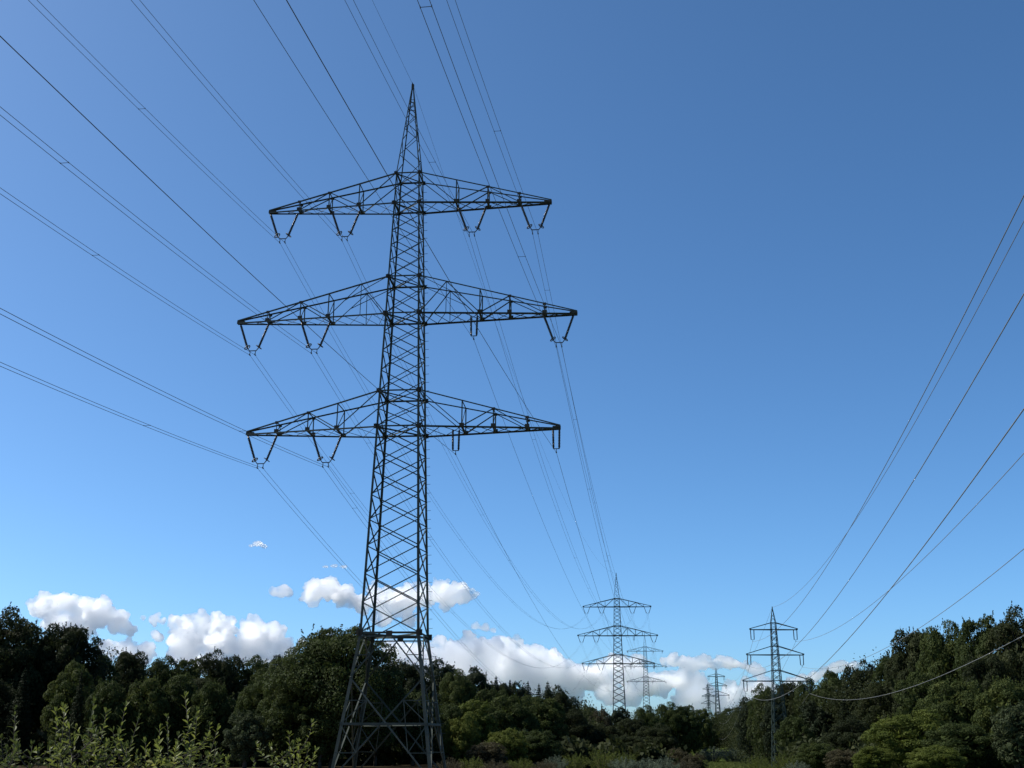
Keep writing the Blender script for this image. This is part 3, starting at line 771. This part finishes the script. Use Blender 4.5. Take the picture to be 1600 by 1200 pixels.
GL, GM, GC, GR, GF = ('trees of the left wood', 'trees behind the tall pylon', 'trees in the valley between the pylons', 'trees of the right-hand wood', 'shrubs along the edge of the field')
TREES = [
    # left wood, skyline
    ('beech1', 18, 962, 150, 135, 'tall dark broadleaf crown at the left edge, highest of the left wood', GL),
    ('beech2', 108, 976, 153, 112, 'dark spreading crown with spiky twigs, just right of the highest left tree', GL),
    ('oak1', 62, 990, 172, 110, 'crown filling the notch between the two highest trees of the left wood', GL),
    ('oak2', 160, 1022, 165, 60, 'olive crown sloping down right of the spiky left tree', GL),
    ('beech2', 207, 1018, 180, 74, 'rounded crown below the small cloud puff, on the left skyline', GL),
    ('oak1', 258, 1032, 188, 74, 'low skyline crown under the left end of the largest left cloud', GL),
    ('oak2', 300, 1030, 190, 66, 'flat skyline crown under the middle of the largest left cloud', GL),
    ('beech1', 348, 1024, 185, 90, 'broad skyline crown under the right half of the largest left cloud', GL),
    ('oak1', 405, 1032, 186, 78, 'olive skyline crown under the right end of the largest left cloud', GL),
    ('beech2', 448, 1024, 170, 72, 'crown leaning against the left flank of the big dome-shaped tree', GL),
    # left wood, lower tier
    ('beech1', -10, 1062, 138, 90, 'shadowed crown cut by the left frame edge, below the highest tree', GL),
    ('spruce2', 40, 1044, 136, 60, 'dark spruce in the lower tier, nearest the left frame edge', GL),
    ('oak2', 118, 1036, 134, 78, 'grey-green rounded crown in the lower tier below the spiky left tree', GL),
    ('spruce1', 128, 1050, 128, 40, 'narrow spruce in front of the grey-green crown of the lower left tier', GL),
    ('mid1', 172, 1062, 130, 72, 'shaded bushy tree above the tallest foreground shoots', GL),
    ('mid1', 232, 1056, 133, 80, 'shaded round tree left of the yellowish foreground shoot', GL),
    ('oak2', 285, 1054, 136, 78, 'shaded tree directly behind the yellowish foreground shoot', GL),
    ('mid1', 335, 1062, 134, 68, 'shaded leafy tree left of the drooping grey-green bush', GL),
    ('grey1', 388, 1112, 122, 64, 'drooping grey-green bush at the wood edge, left of the big dome-shaped tree', GL),
    ('oak1', 408, 1062, 130, 70, 'mid green tree rising behind the drooping grey-green bush', GL),
    # behind the tall pylon
    ('big', 528, 990, 128, 190, 'big dome-shaped tree behind the left legs of the nearest pylon', GM),
    ('oak1', 455, 1062, 126, 84, 'leafy lower left shoulder of the big dome-shaped tree', GM),
    ('oak2', 505, 1084, 124, 80, 'lower leafy tree under the middle of the dome-shaped tree', GM),
    ('beech1', 592, 1034, 138, 80, 'dark crown tucked under the right side of the dome-shaped tree', GM),
    ('beech2', 640, 1036, 165, 84, 'yellowish-topped crown seen between the legs of the nearest pylon', GM),
    ('mid1', 648, 1078, 140, 80, 'shadowed tree low between the right legs of the nearest pylon', GM),
    ('pine1', 692, 1034, 185, 66, 'dark pine just right of the nearest pylon', GM),
    ('pine1', 738, 1046, 190, 66, 'second dark pine right of the nearest pylon, under the big cloud', GM),
    ('spruce2', 775, 1056, 200, 50, 'spruce with a pointed top under the middle of the big cloud', GM),
    ('spruce1', 797, 1062, 206, 36, 'narrow spruce in the row under the big cloud, left of the broad spruce', GM),
    ('spruce2', 825, 1064, 200, 50, 'broad spruce in the row under the big cloud', GM),
    ('spruce2', 856, 1064, 196, 52, 'last and boldest spruce on the slope, before the skyline drops', GM),
    ('spruce2', 758, 1060, 206, 46, 'spruce crowding between the dark pines and the pointed spruce', GM),
    ('beech2', 786, 1068, 204, 56, 'dark broadleaf crown filling in between the pointed and the narrow spruce', GM),
    ('pine1', 812, 1070, 207, 50, 'dark crown filling in left of the broad spruce', GM),
    ('spruce2', 842, 1068, 203, 42, 'spruce squeezed between the broad and the boldest spruce', GM),
    ('beech1', 868, 1078, 201, 48, 'dark shoulder crown right under the boldest spruce', GM),
    ('oak1', 715, 1052, 176, 66, 'olive crown low in front of the two dark pines', GM),
    ('mid1', 768, 1074, 178, 66, 'olive crown in front of the spruce row, left half', GM),
    ('beech2', 885, 1090, 205, 56, 'rounded crown where the skyline drops right of the spruce row', GM),
    # slope right of the pylon, lower tiers
    ('mid1', 705, 1100, 150, 60, 'olive tree close to the right foot of the nearest pylon', GM),
    ('light2', 738, 1094, 152, 72, 'lighter upright leafy tree on the slope right of the nearest pylon', GM),
    ('light1', 722, 1118, 138, 56, 'yellow-green round bush tree right of the nearest pylon foot', GM),
    ('mid1', 800, 1084, 168, 80, 'olive-brown crown below the spruce row', GM),
    ('light1', 790, 1140, 132, 66, 'pale birch-like tree low on the slope, above the bottom frame edge', GM),
    ('brown1', 762, 1160, 124, 60, 'brownish bush at the foot of the pale birch-like tree', GM),
    ('oak2', 845, 1090, 175, 74, 'dull green crown below the boldest spruce', GM),
    ('mid1', 836, 1140, 145, 74, 'dark lower tree left of the pale willow shrubs', GM),
    ('beech1', 893, 1112, 185, 70, 'dark crown in shade above the pale willow shrubs', GM),
    # valley
    ('oak2', 920, 1104, 260, 44, 'skyline crown left of the second pylon, around two small spruces', GC),
    ('spruce1', 914, 1095, 268, 16, 'small pointed spruce on the skyline, left of its twin', GC),
    ('spruce1', 940, 1099, 268, 16, 'small pointed spruce on the skyline, nearest the second pylon', GC),
    ('brown1', 936, 1110, 240, 40, 'brownish crown below the small pointed spruces', GC),
    ('pine1', 966, 1108, 250, 46, 'dark tree at the foot of the second pylon', GC),
    ('beech2', 985, 1122, 225, 56, 'dark shaded crown right of the second pylon foot', GC),
    ('beech1', 945, 1134, 205, 66, 'black-green crown in deep shade below the second pylon', GC),
    ('beech1', 1022, 1134, 215, 70, 'black-green crown at the right end of the shaded valley wood', GC),
    ('beech2', 985, 1150, 190, 80, 'deeply shaded low tree right above the pale willow shrubs', GC),
    ('oak1', 1010, 1106, 330, 46, 'small crown under the distant pale pylon', GC),
    ('oak1', 1045, 1101, 350, 50, 'left half of the rounded far knoll of trees', GC),
    ('oak2', 1072, 1103, 350, 48, 'right half of the rounded far knoll of trees', GC),
    ('mid1', 1046, 1120, 390, 44, 'olive tree in front of the far knoll', GC),
    ('light1', 1066, 1138, 385, 46, 'light green bush tree below the far knoll', GC),
    ('oak2', 1098, 1108, 400, 34, 'small far tree at the foot of the farthest slim pylons', GC),
    ('oak1', 1122, 1115, 445, 36, 'small far tree in the tree gap right of the distant slim pylons', GC),
    ('mid1', 1096, 1130, 420, 44, 'leafy tree in the valley below the distant slim pylons', GC),
    ('light2', 1114, 1142, 425, 36, 'light green tree standing over the small meadow', GC),
    ('brown1', 1058, 1170, 200, 40, 'reddish-brown bush between willow shrubs and meadow', GC),
    ('brown1', 1084, 1178, 180, 40, 'brown bush at the left end of the small meadow', GC),
    # right-hand wood
    ('oak2', 1146, 1106, 430, 46, 'tree at the left foot of the right-hand wood, above the meadow', GR),
    ('pine1', 1168, 1092, 300, 40, 'dark tree stepping up from the gap to the slim green pylon', GR),
    ('beech2', 1155, 1136, 400, 50, 'dark conical shrub tree over the right end of the meadow', GR),
    ('oak1', 1192, 1074, 272, 50, 'tall tree left of the slim green pylon', GR),
    ('beech2', 1228, 1066, 258, 56, 'tree crown right behind the slim green pylon', GR),
    ('pine1', 1210, 1088, 250, 44, 'slender tree behind the shaft of the slim green pylon', GR),
    ('oak1', 1262, 1066, 250, 54, 'crown touching the right arm end of the slim green pylon', GR),
    ('oak2', 1298, 1050, 240, 66, 'skyline crown of the right wood, next after the slim pylon arm', GR),
    ('beech1', 1342, 1040, 230, 74, 'skyline crown below the small cloud of the right wood', GR),
    ('oak2', 1384, 1026, 215, 60, 'skyline crown at the foot of the steep rise of the right wood', GR),
    ('beech2', 1425, 984, 195, 92, 'spiky crown where the right wood rises steeply', GR),
    ('oak1', 1478, 982, 186, 100, 'broad rounded crown on top of the right wood', GR),
    ('oak2', 1532, 966, 178, 92, 'light-edged high crown on top of the right wood', GR),
    ('beech1', 1590, 962, 170, 110, 'highest crown of the right wood, at the right frame edge', GR),
    ('pine1', 1272, 1098, 232, 56, 'shaded tree below the sagging lowest cable', GR),
    ('spruce2', 1318, 1088, 218, 60, 'dark tree with hanging branches right of the slim pylon', GR),
    ('beech1', 1372, 1074, 195, 84, 'shaded wide crown where the sagging cable crosses the wood', GR),
    ('oak2', 1440, 1052, 175, 84, 'shaded olive crown under the steep rise of the right wood', GR),
    ('beech2', 1545, 1026, 160, 90, 'dark crown in shade above the front yellow-green trees', GR),
    ('spruce2', 1600, 1034, 150, 70, 'dark hanging spruce at the right frame edge', GR),
    ('mid1', 1490, 1060, 128, 112, 'large sunlit leafy tree in front of the right wood', GR),
    ('mid1', 1572, 1058, 122, 110, 'large sunlit leafy tree at the right frame edge, front row', GR),
    ('light1', 1420, 1112, 118, 120, 'yellow-green tree in the front row of the right wood', GR),
    ('mid1', 1500, 1128, 112, 110, 'rounded green tree low in the front right', GR),
    ('grey1', 1590, 1098, 108, 90, 'grey-green leafy tree in the lower right corner', GR),
    ('light1', 1460, 1166, 104, 90, 'yellow-green bush on the bottom frame edge, front right', GR),
    ('beech1', 1330, 1124, 150, 80, 'black-green tree left of the yellow-green front tree', GR),
    ('spruce1', 1288, 1130, 165, 46, 'small dark spruce low in the right wood', GR),
    ('mid1', 1238, 1118, 215, 54, 'dim tree at the foot of the slim green pylon', GR),
    ('mid1', 1275, 1160, 132, 60, 'olive bush tree right of the slim pylon foot', GR),
    ('light2', 1365, 1166, 112, 60, 'yellowish bush left of the front yellow-green tree', GR),
    ('brown1', 1318, 1172, 118, 56, 'dull brownish bush on the bottom edge under the black-green tree', GR),
    ('grey1', 1176, 1150, 360, 34, 'pale bush tree beside the meadow', GR),
    # the wood goes on past both frame edges
    ('oak1', 1672, 966, 168, 120, 'wide crown continuing the right wood past the right frame edge', GR),
    ('beech2', 1680, 1010, 150, 110, 'dark lower crown past the right frame edge', GR),
    ('mid1', 1660, 1062, 120, 110, 'leafy front row tree past the right frame edge', GR),
    ('oak2', 1750, 985, 162, 120, 'outermost crown of the right wood, beyond the frame', GR),
    ('oak1', 1745, 1050, 135, 110, 'outermost lower tree of the right wood, beyond the frame', GR),
    ('beech2', -95, 970, 152, 130, 'wide crown continuing the left wood past the left frame edge', GL),
    ('oak2', -100, 1058, 138, 110, 'lower tree of the left wood past the left frame edge', GL),
    # shrubs
    ('willow1', 868, 1180, 112, 44, 'grey-brown shrub at the left end of the pale willow row', GF),
    ('bramble', 702, 1184, 104, 50, 'brown bramble just right of the nearest pylon foot', GF),
    ('greenbush', 738, 1180, 106, 52, 'green shrub on the bottom edge right of the nearest pylon', GF),
    ('bramble', 775, 1186, 105, 50, 'brown bramble on the bottom edge below the pale birch-like tree', GF),
    ('greenbush', 812, 1182, 108, 52, 'green shrub on the bottom edge below the dark lower tree', GF),
    ('greenbush', 898, 1174, 116, 48, 'green shrub in the pale willow row, second from its left end', GF),
    ('greenbush', 940, 1166, 118, 58, 'bright green shrub behind the pale willow row', GF),
    ('greenbush', 975, 1170, 119, 44, 'green shrub showing over the middle of the willow row', GF),
    ('willow2', 975, 1182, 108, 58, 'pale grey willow shrub in the middle of the row', GF),
    ('willow1', 1012, 1184, 108, 48, 'pale grey willow shrub right of the middle of the row', GF),
    ('willow1', 1040, 1182, 112, 46, 'pale willow shrub at the right end of the row', GF),
    ('bramble', 1068, 1186, 122, 54, 'brown bramble right of the willow row', GF),
    ('bramble', 850, 1188, 110, 46, 'brown bramble low on the bottom edge left of the willow row', GF),
    ('willow2', 1112, 1166, 350, 54, 'grey thicket along the upper edge of the meadow, left part', GF),
    ('willow2', 1144, 1168, 346, 58, 'grey thicket along the upper edge of the meadow, right part', GF),
    ('greenbush', 1182, 1176, 150, 44, 'low green shrub left of the slim pylon foot', GF),
    ('greenbush', 1228, 1172, 146, 50, 'low green shrub right in front of the slim pylon foot', GF),
    ('willow1', 1245, 1188, 122, 46, 'low grey shrub on the bottom edge right of the slim pylon', GF),
    ('greenbush', 1195, 1192, 130, 40, 'low green shrub on the bottom edge in front of the slim pylon', GF),
]
for t in TREES: plant_tree(*t)

# deep woodland behind and between the single trees: one mass nobody could count
def woodland():
    rs = np.random.RandomState(21); Ps, Ns = [], []
    sizes = []
    def band(pts, per_m2, thick, size=0.6, low=0.9):
        for (x0, t0, d0), (x1, t1, d1) in zip(pts[:-1], pts[1:]):
            a, b = at(x0, t0, d0), at(x1, t1, d1)
            g0, g1 = float(ground_z(a.x, a.y)), float(ground_z(b.x, b.y))
            ln = math.hypot(b.x - a.x, b.y - a.y); hh = max((a.z - g0 + b.z - g1) / 2, 1.0)
            k = int(ln * hh * per_m2); u = rs.uniform(0, 1, k); v = rs.uniform(0, 1, k) ** low
            x = a.x + (b.x - a.x) * u + rs.normal(0, thick, k); y = a.y + (b.y - a.y) * u + rs.normal(0, thick, k)
            top = (a.z - g0) * (1 - u) + (b.z - g1) * u + 0.7 * np.sin(x * 0.9) + 0.5 * np.sin(x * 2.1 + y)
            Ps.append(np.stack([x, y, ground_z(x, y) + top * v], 1)); Ns.append(rs.normal(size=(k, 3)) + np.array([0, 0, 0.3])); sizes.append(np.full((k, 1), size))
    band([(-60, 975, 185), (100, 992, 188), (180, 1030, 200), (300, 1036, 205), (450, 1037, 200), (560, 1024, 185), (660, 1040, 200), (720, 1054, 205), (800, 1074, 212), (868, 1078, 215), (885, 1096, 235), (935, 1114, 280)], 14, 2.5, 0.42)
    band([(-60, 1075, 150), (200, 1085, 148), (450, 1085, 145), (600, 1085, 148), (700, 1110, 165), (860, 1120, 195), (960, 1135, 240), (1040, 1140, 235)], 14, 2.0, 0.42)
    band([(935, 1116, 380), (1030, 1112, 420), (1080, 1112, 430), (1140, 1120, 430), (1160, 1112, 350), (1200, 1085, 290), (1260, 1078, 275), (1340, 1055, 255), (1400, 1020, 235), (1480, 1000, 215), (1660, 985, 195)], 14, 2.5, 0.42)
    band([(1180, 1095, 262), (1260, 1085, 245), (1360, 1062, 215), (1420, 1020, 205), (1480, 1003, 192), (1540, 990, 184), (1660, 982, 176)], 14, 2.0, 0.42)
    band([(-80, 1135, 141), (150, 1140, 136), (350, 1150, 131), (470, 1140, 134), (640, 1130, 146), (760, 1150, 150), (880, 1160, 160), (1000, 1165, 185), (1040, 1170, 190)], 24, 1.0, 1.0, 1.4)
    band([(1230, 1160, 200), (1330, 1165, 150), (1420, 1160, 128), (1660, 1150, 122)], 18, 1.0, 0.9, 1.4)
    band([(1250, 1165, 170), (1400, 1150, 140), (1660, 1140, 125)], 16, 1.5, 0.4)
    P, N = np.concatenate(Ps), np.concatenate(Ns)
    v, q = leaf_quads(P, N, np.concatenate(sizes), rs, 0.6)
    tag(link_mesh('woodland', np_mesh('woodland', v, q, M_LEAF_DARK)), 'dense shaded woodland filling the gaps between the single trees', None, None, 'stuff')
woodland()

def meadow_grass():
    rs = np.random.RandomState(33); k = 16000
    y = rs.uniform(236, 352, k); x = y * rs.uniform(0.155, 0.225, k)
    P = np.stack([x, y, ground_z(x, y) + rs.uniform(0.0, 0.35, k)], 1); N = rs.normal(size=(k, 3)) * np.array([1, 1, 0.25])
    v, q = leaf_quads(P, N, 0.55, rs, 0.25)
    tag(link_mesh('meadow_grass', np_mesh('meadow_grass', v, q, M_GRASS)), 'rough grass of the small meadow between the wooded slopes', None, None, 'stuff')
meadow_grass()

# ------------------------------------------------------------------ leafy shoots close to the camera
def make_shoot(px, top, depth, seed, label, lean=0.0, branches=2, dens=1.0, mat=None):
    rs = np.random.RandomState(seed)
    tip = at(px, top, depth); bx = tip.x - lean * depth / FOCAL; by = tip.y + rs.normal(0, 0.1)
    g = float(ground_z(bx, by)); root = empty('leafy_shoot', (bx, by, g), 0)
    H = tip.z - g; stem = MB(); V, Q = [], []
    tl = np.array([tip.x - bx, 0, H])
    def leaf(p, d, nrm, ln):
        d = d / np.linalg.norm(d); b = np.cross(d, nrm); b /= np.linalg.norm(b) + 1e-9; n = np.cross(b, d)
        w = ln * rs.uniform(0.15, 0.20); i = len(V)
        fold = n * w * 0.35; droop = -n * ln * rs.uniform(0.0, 0.18)
        V.extend([p, p + d * ln * 0.3 + b * w * 0.85 + fold, p + d * ln * 0.3 - b * w * 0.85 + fold, p + d * ln * 0.65 + b * w + fold + droop * .4, p + d * ln * 0.65 - b * w + fold + droop * .4,
                  p + d * ln + droop, p + d * ln * 0.3, p + d * ln * 0.65 + droop * .4])
        Q.extend([(i, i + 6, i + 1, i + 1), (i, i + 2, i + 6, i + 6), (i + 6, i + 7, i + 3, i + 1), (i + 6, i + 2, i + 4, i + 7), (i + 7, i + 5, i + 3, i + 3), (i + 7, i + 4, i + 5, i + 5)])
    def grow(p0, p1, bend, r0, t0, spacing, ln0):
        p0, p1 = np.array(p0, float), np.array(p1, float); mid = (p0 + p1) / 2 + bend
        c = lambda t: (1 - t) ** 2 * p0 + 2 * t * (1 - t) * mid + t * t * p1
        stem.tube([c(t) for t in np.linspace(0, 1, 9)], [r0 * (1 - 0.8 * t) for t in np.linspace(0, 1, 9)], 5)
        L = np.linalg.norm(p1 - p0); n = max(int(L * (1 - t0) / spacing * dens * 1.25), 6); a = rs.uniform(0, 6.28)
        for k in range(n):
            t = t0 + (1 - t0) * (k + rs.uniform(0, 0.7)) / n; t = min(t, 1.0)
            a += 2.4 + rs.normal(0, 0.6); ax = c(min(t + 0.02, 1.0)) - c(t - 0.02); ax /= np.linalg.norm(ax)
            s = np.array([np.cos(a), np.sin(a), 0.0]); up = 0.35 + 1.0 * t ** 4 + rs.normal(0, 0.32)
            leaf(c(t), s + ax * up, ax + 0.3 * s, ln0 * 1.3 * (1.0 - 0.25 * t) * rs.uniform(0.7, 1.2))
        for _ in range(3):
            s = rs.normal(size=3) * 0.4 + np.array([0, 0, 1.2]); leaf(c(1.0), s, rs.normal(size=3), ln0 * 0.75)
    grow((0, 0, -0.05), tl, np.array([rs.normal(0, 0.10) - lean * 0.0012 * depth * 0.3, rs.normal(0, 0.08), 0]), 0.010, 0.30 if H > 1.3 else 0.1, 0.030, 0.066)
    for i in range(branches + 1):
        t = rs.uniform(0.68, 0.96 if top > 1155 else 0.88); b0 = tl * t; a = rs.choice([0.0, math.pi]) + rs.normal(0, 0.8); bl = (rs.uniform(0.10, 0.30) + 0.45 * (1 - t)) * (1.0 if top > 1155 else 0.75)
        tilt = rs.uniform(0.4, 1.1)
        grow(b0, b0 + np.array([np.cos(a) * bl * tilt, np.sin(a) * bl * tilt * 0.8, bl * rs.uniform(0.55, 1.0)]), np.array([np.cos(a), np.sin(a), -0.6]) * rs.uniform(0.01, 0.06), 0.006, 0.12, 0.028, 0.060)
    stem.build('stem', M_BARK, root, True)
    me = bpy.data.meshes.new('foliage')
    me.from_pydata([tuple(v) for v in V], [], [f if f[2] != f[3] else f[:3] for f in Q]); me.update()
    me.materials.append(mat or M_SHOOT)
    link_mesh('foliage', me, root)
    tag(root, label, 'plant', 'leafy shoots in the foreground')
SHOOTS = [
    (36, 1110, 10.5, 'dark upright shoot nearest the left frame edge', -4, 2), (70, 1128, 10.0, 'short yellow-green shoot right of the leftmost upright one', 2, 2),
    (86, 1104, 9.6, 'shoot leaning left over its neighbours with a forked tip', -34, 1), (110, 1108, 9.8, 'shoot with a bright tip beside the left-leaning one', -6, 2),
    (150, 1097, 9.4, 'tallest straight shoot in the left clump', 2, 3), (168, 1113, 9.9, 'shoot close behind the tallest straight one', 6, 2),
    (183, 1102, 9.5, 'bright broad-leaved shoot right of the tallest straight one', 8, 2), (214, 1122, 9.7, 'right-leaning shoot ending the left clump', 22, 2),
    (255, 1139, 10.2, 'short slim shoot between the left clump and the yellowish shoot', 4, 1), (290, 1088, 10.0, 'tall yellowish sparse shoot in the right clump', -4, 3),
    (260, 1120, 10.4, 'thin twig leaning left from the yellowish shoot', -26, 0), (314, 1112, 10.2, 'thin yellowish shoot right of the tall sparse one', 14, 1),
    (334, 1138, 10.3, 'right-leaning shoot ending the right clump', 20, 2), (338, 1166, 10.6, 'low drooping shoot at the right end of the right clump', 26, 1),
    (228, 1160, 9.2, 'low bushy shoot under the short slim one', 0, 4), (272, 1166, 9.1, 'low bushy yellow-green shoot under the yellowish ones', 4, 4),
    (302, 1170, 9.4, 'low bushy shoot below the thin yellowish one', -4, 4), (130, 1158, 9.0, 'low bushy shoot at the foot of the bright-tipped one', 0, 4),
    (165, 1162, 8.9, 'low bushy shoot at the foot of the tallest straight one', 3, 4), (198, 1166, 9.0, 'low bushy shoot at the foot of the right-leaning one', 6, 4),
    (92, 1168, 9.1, 'low dark shoot under the left-leaning one', -4, 3), (52, 1164, 9.6, 'low dark shoot under the leftmost ones', -6, 3), (8, 1172, 8.6, 'bright low shoot in the lower left corner', -3, 4),
    (455, 1148, 10.6, 'tallest shoot of the small group left of the pylon foot', -2, 2), (482, 1168, 10.7, 'right-leaning shoot of the small group left of the pylon foot', 26, 1),
    (428, 1184, 10.5, 'lowest shoot of the small group left of the pylon foot', -8, 2), (468, 1160, 10.9, 'middle shoot of the small group left of the pylon foot', 8, 2),
]
for i, (px, top, d, label, lean, br) in enumerate(SHOOTS):
    make_shoot(px, top, d, 100 + i, label, lean, br + (3 if top > 1155 else 0), mat=M_SHOOT2 if ('dark' in label or i % 3 == 1) else M_SHOOT)

# ------------------------------------------------------------------ clouds
M_CLOUD = bpy.data.materials.new('cloud_vapour'); M_CLOUD.use_nodes = True
cn, cl = M_CLOUD.node_tree.nodes, M_CLOUD.node_tree.links
cn.remove(cn['Principled BSDF'])
pv = cn.new('ShaderNodeVolumePrincipled')
pv.inputs['Color'].default_value = (1, 1, 1, 1); pv.inputs['Density'].default_value = 0.045; pv.inputs['Anisotropy'].default_value = 0.82
cl.new(pv.outputs[0], cn['Material Output'].inputs['Volume'])
ctc = cn.new('ShaderNodeTexCoord'); cno = cn.new('ShaderNodeTexNoise'); cno.inputs['Scale'].default_value = 1 / 85.0; cno.inputs['Detail'].default_value = 5; cno.inputs['Roughness'].default_value = 0.62
cl.new(ctc.outputs['Object'], cno.inputs['Vector'])
cmr = cn.new('ShaderNodeMapRange'); cmr.inputs[1].default_value = 0.35; cmr.inputs[2].default_value = 0.60; cmr.inputs[3].default_value = 0.020; cmr.inputs[4].default_value = 0.090
cl.new(cno.outputs[0], cmr.inputs[0]); cl.new(cmr.outputs[0], pv.inputs['Density'])
M_CLOUD.cycles.volume_step_rate = 0.12
CT = bpy.data.textures.new('cloud_billow', 'CLOUDS'); CT.noise_scale = 95; CT.noise_depth = 4
CT2 = bpy.data.textures.new('cloud_curl', 'CLOUDS'); CT2.noise_scale = 30; CT2.noise_depth = 3
CDIST = 6500.0
import bmesh
_bm = bmesh.new(); bmesh.ops.create_icosphere(_bm, subdivisions=2, radius=1.0)
ICO_V = np.array([v.co[:] for v in _bm.verts]); ICO_F = np.array([[v.index for v in f.verts] for f in _bm.faces]); _bm.free()
def make_cloud(puffs, label, seed, voxel=5.5, disp=75.0, flat=1.0):
    rs = np.random.RandomState(seed); k = CDIST / FOCAL
    c = at(sum(p[0] for p in puffs) / len(puffs), sum(p[1] for p in puffs) / len(puffs), CDIST)
    V, Fc = [], []
    def ball(p, r, sz):
        o = p - c; V.append(ICO_V * np.array([r, r * 0.6, r * sz]) + np.array(o)); Fc.append(ICO_F + len(ICO_V) * len(Fc))
    for px, py, r in puffs:
        R = r * k * 1.10; p = at(px, py, CDIST) + Vector((0, rs.uniform(-0.6, 0.6) * R, 0)); ball(p, R * 0.86, flat)
        for _ in range(9):
            d = Vector(rs.normal(size=3)); d.z = abs(d.z) * 0.9 - 0.15; d.normalize()
            q, r1 = p + Vector((d.x, d.y, d.z * flat)) * R * 0.74, R * rs.uniform(0.22, 0.40); ball(q, r1, flat)
            for _ in range(4):
                d2 = (d + Vector(rs.normal(size=3)) * 0.8).normalized(); ball(q + Vector((d2.x, d2.y, d2.z * flat)) * r1 * 0.8, r1 * rs.uniform(0.3, 0.5), flat)
    me = np_mesh('cloud', np.concatenate(V), np.concatenate(Fc), M_CLOUD)
    o = link_mesh('cloud', me, None, c)
    r = o.modifiers.new('merge', 'REMESH'); r.mode = 'VOXEL'; r.voxel_size = voxel
    for tx, st in ((CT, disp), (CT2, disp * 0.65)):
        d = o.modifiers.new('billow', 'DISPLACE'); d.texture = tx; d.strength = st; d.mid_level = 0.5; d.texture_coords = 'GLOBAL'
    r = o.modifiers.new('clean', 'REMESH'); r.mode = 'VOXEL'; r.voxel_size = voxel
    tag(o, label, 'cloud', 'fair-weather clouds')
CLOUDS = [
    ([(66, 950, 19), (96, 946, 22), (125, 952, 24), (155, 962, 24), (185, 975, 18), (206, 986, 10), (90, 975, 22), (130, 985, 22)], 'white cumulus over the highest trees of the left wood', {}),
    ([(175, 1018, 16), (200, 1018, 18), (228, 1024, 16), (205, 1035, 18)], 'low cloud peeping over the left skyline, under the small puffs', {}),
    ([(222, 966, 7), (240, 968, 10), (254, 971, 7)], 'small white puff left of the largest left cloud', dict(voxel=6, disp=44)),
    ([(243, 991, 7), (250, 997, 8)], 'tiny cloud scrap left of the largest left cloud', dict(voxel=5, disp=22)),
    ([(285, 985, 22), (312, 982, 24), (350, 984, 24), (390, 985, 24), (425, 998, 24), (440, 1015, 22), (300, 1010, 26), (345, 1012, 30), (395, 1015, 30), (320, 1035, 22), (285, 1028, 18), (425, 1034, 22)], 'largest left cloud, a white heap with grey base', {}),
    ([(428, 926, 9), (440, 924, 12), (452, 928, 7)], 'small round puff left of the cloud crossed by the nearest pylon', dict(voxel=6, disp=40)),
    ([(490, 928, 20), (512, 920, 20), (540, 934, 20), (565, 944, 18), (595, 936, 22), (630, 940, 24), (660, 930, 22), (690, 925, 18), (718, 925, 18), (738, 928, 10), (600, 968, 16), (640, 968, 16), (700, 938, 16)], 'long white cloud crossed by the shaft of the nearest pylon', {}),
    ([(394, 853, 6), (404, 851, 8), (414, 855, 6)], 'topmost wisp of cloud, left of the nearest pylon', dict(voxel=5, disp=16, flat=0.6)),
    ([(508, 885, 6), (522, 884, 7), (537, 886, 6)], 'thin flat wisp of cloud right beside the nearest pylon shaft', dict(voxel=5, disp=12, flat=0.45)),
    ([(742, 978, 7), (758, 982, 9), (770, 985, 6)], 'faint puff above the big central cloud', dict(voxel=6, disp=40, flat=0.8)),
    ([(470, 1004, 10), (515, 990, 7), (455, 1018, 12)], 'small cloud scrap behind the dome-shaped tree', dict(voxel=7, disp=44)),
    ([(622, 1024, 24), (650, 1032, 24), (690, 1030, 26), (725, 1022, 28), (760, 1020, 28), (790, 1022, 30), (825, 1034, 28), (860, 1042, 28), (885, 1046, 22), (720, 1052, 32), (780, 1058, 36), (840, 1066, 32), (890, 1074, 30), (920, 1060, 22), (660, 1060, 28)], 'huge white heap cloud filling the sky between the two big pylons', dict(voxel=6, disp=75)),
    ([(930, 1058, 24), (962, 1046, 24), (985, 1056, 24), (1000, 1036, 14), (950, 1078, 22), (990, 1084, 22), (1010, 1072, 18)], 'cloud behind the shaft of the second pylon', {}),
    ([(1040, 1036, 10), (1054, 1030, 13), (1070, 1035, 14), (1085, 1038, 13), (1100, 1036, 12), (1115, 1038, 12), (1128, 1034, 14), (1142, 1036, 14), (1156, 1040, 13), (1170, 1044, 12), (1186, 1048, 10)], 'long shallow cloud bank above the distant slim pylons', dict(flat=0.8)),
    ([(1035, 1074, 18), (1062, 1066, 20), (1090, 1070, 20), (1070, 1092, 20), (1110, 1092, 22), (1145, 1090, 22), (1175, 1085, 20), (1200, 1076, 18), (1130, 1110, 20), (1090, 1110, 16)], 'low grey-based cloud behind the distant slim pylons', {}),
    ([(1288, 1050, 9), (1300, 1045, 10), (1312, 1042, 10), (1324, 1041, 9), (1336, 1040, 9), (1347, 1037, 6), (1270, 1058, 11), (1254, 1064, 12), (1240, 1072, 14)], 'small low cloud over the right-hand skyline', dict(voxel=8, disp=24)),
]
for i, (puffs, label, kw) in enumerate(CLOUDS): make_cloud(puffs, label, 300 + i, **kw)
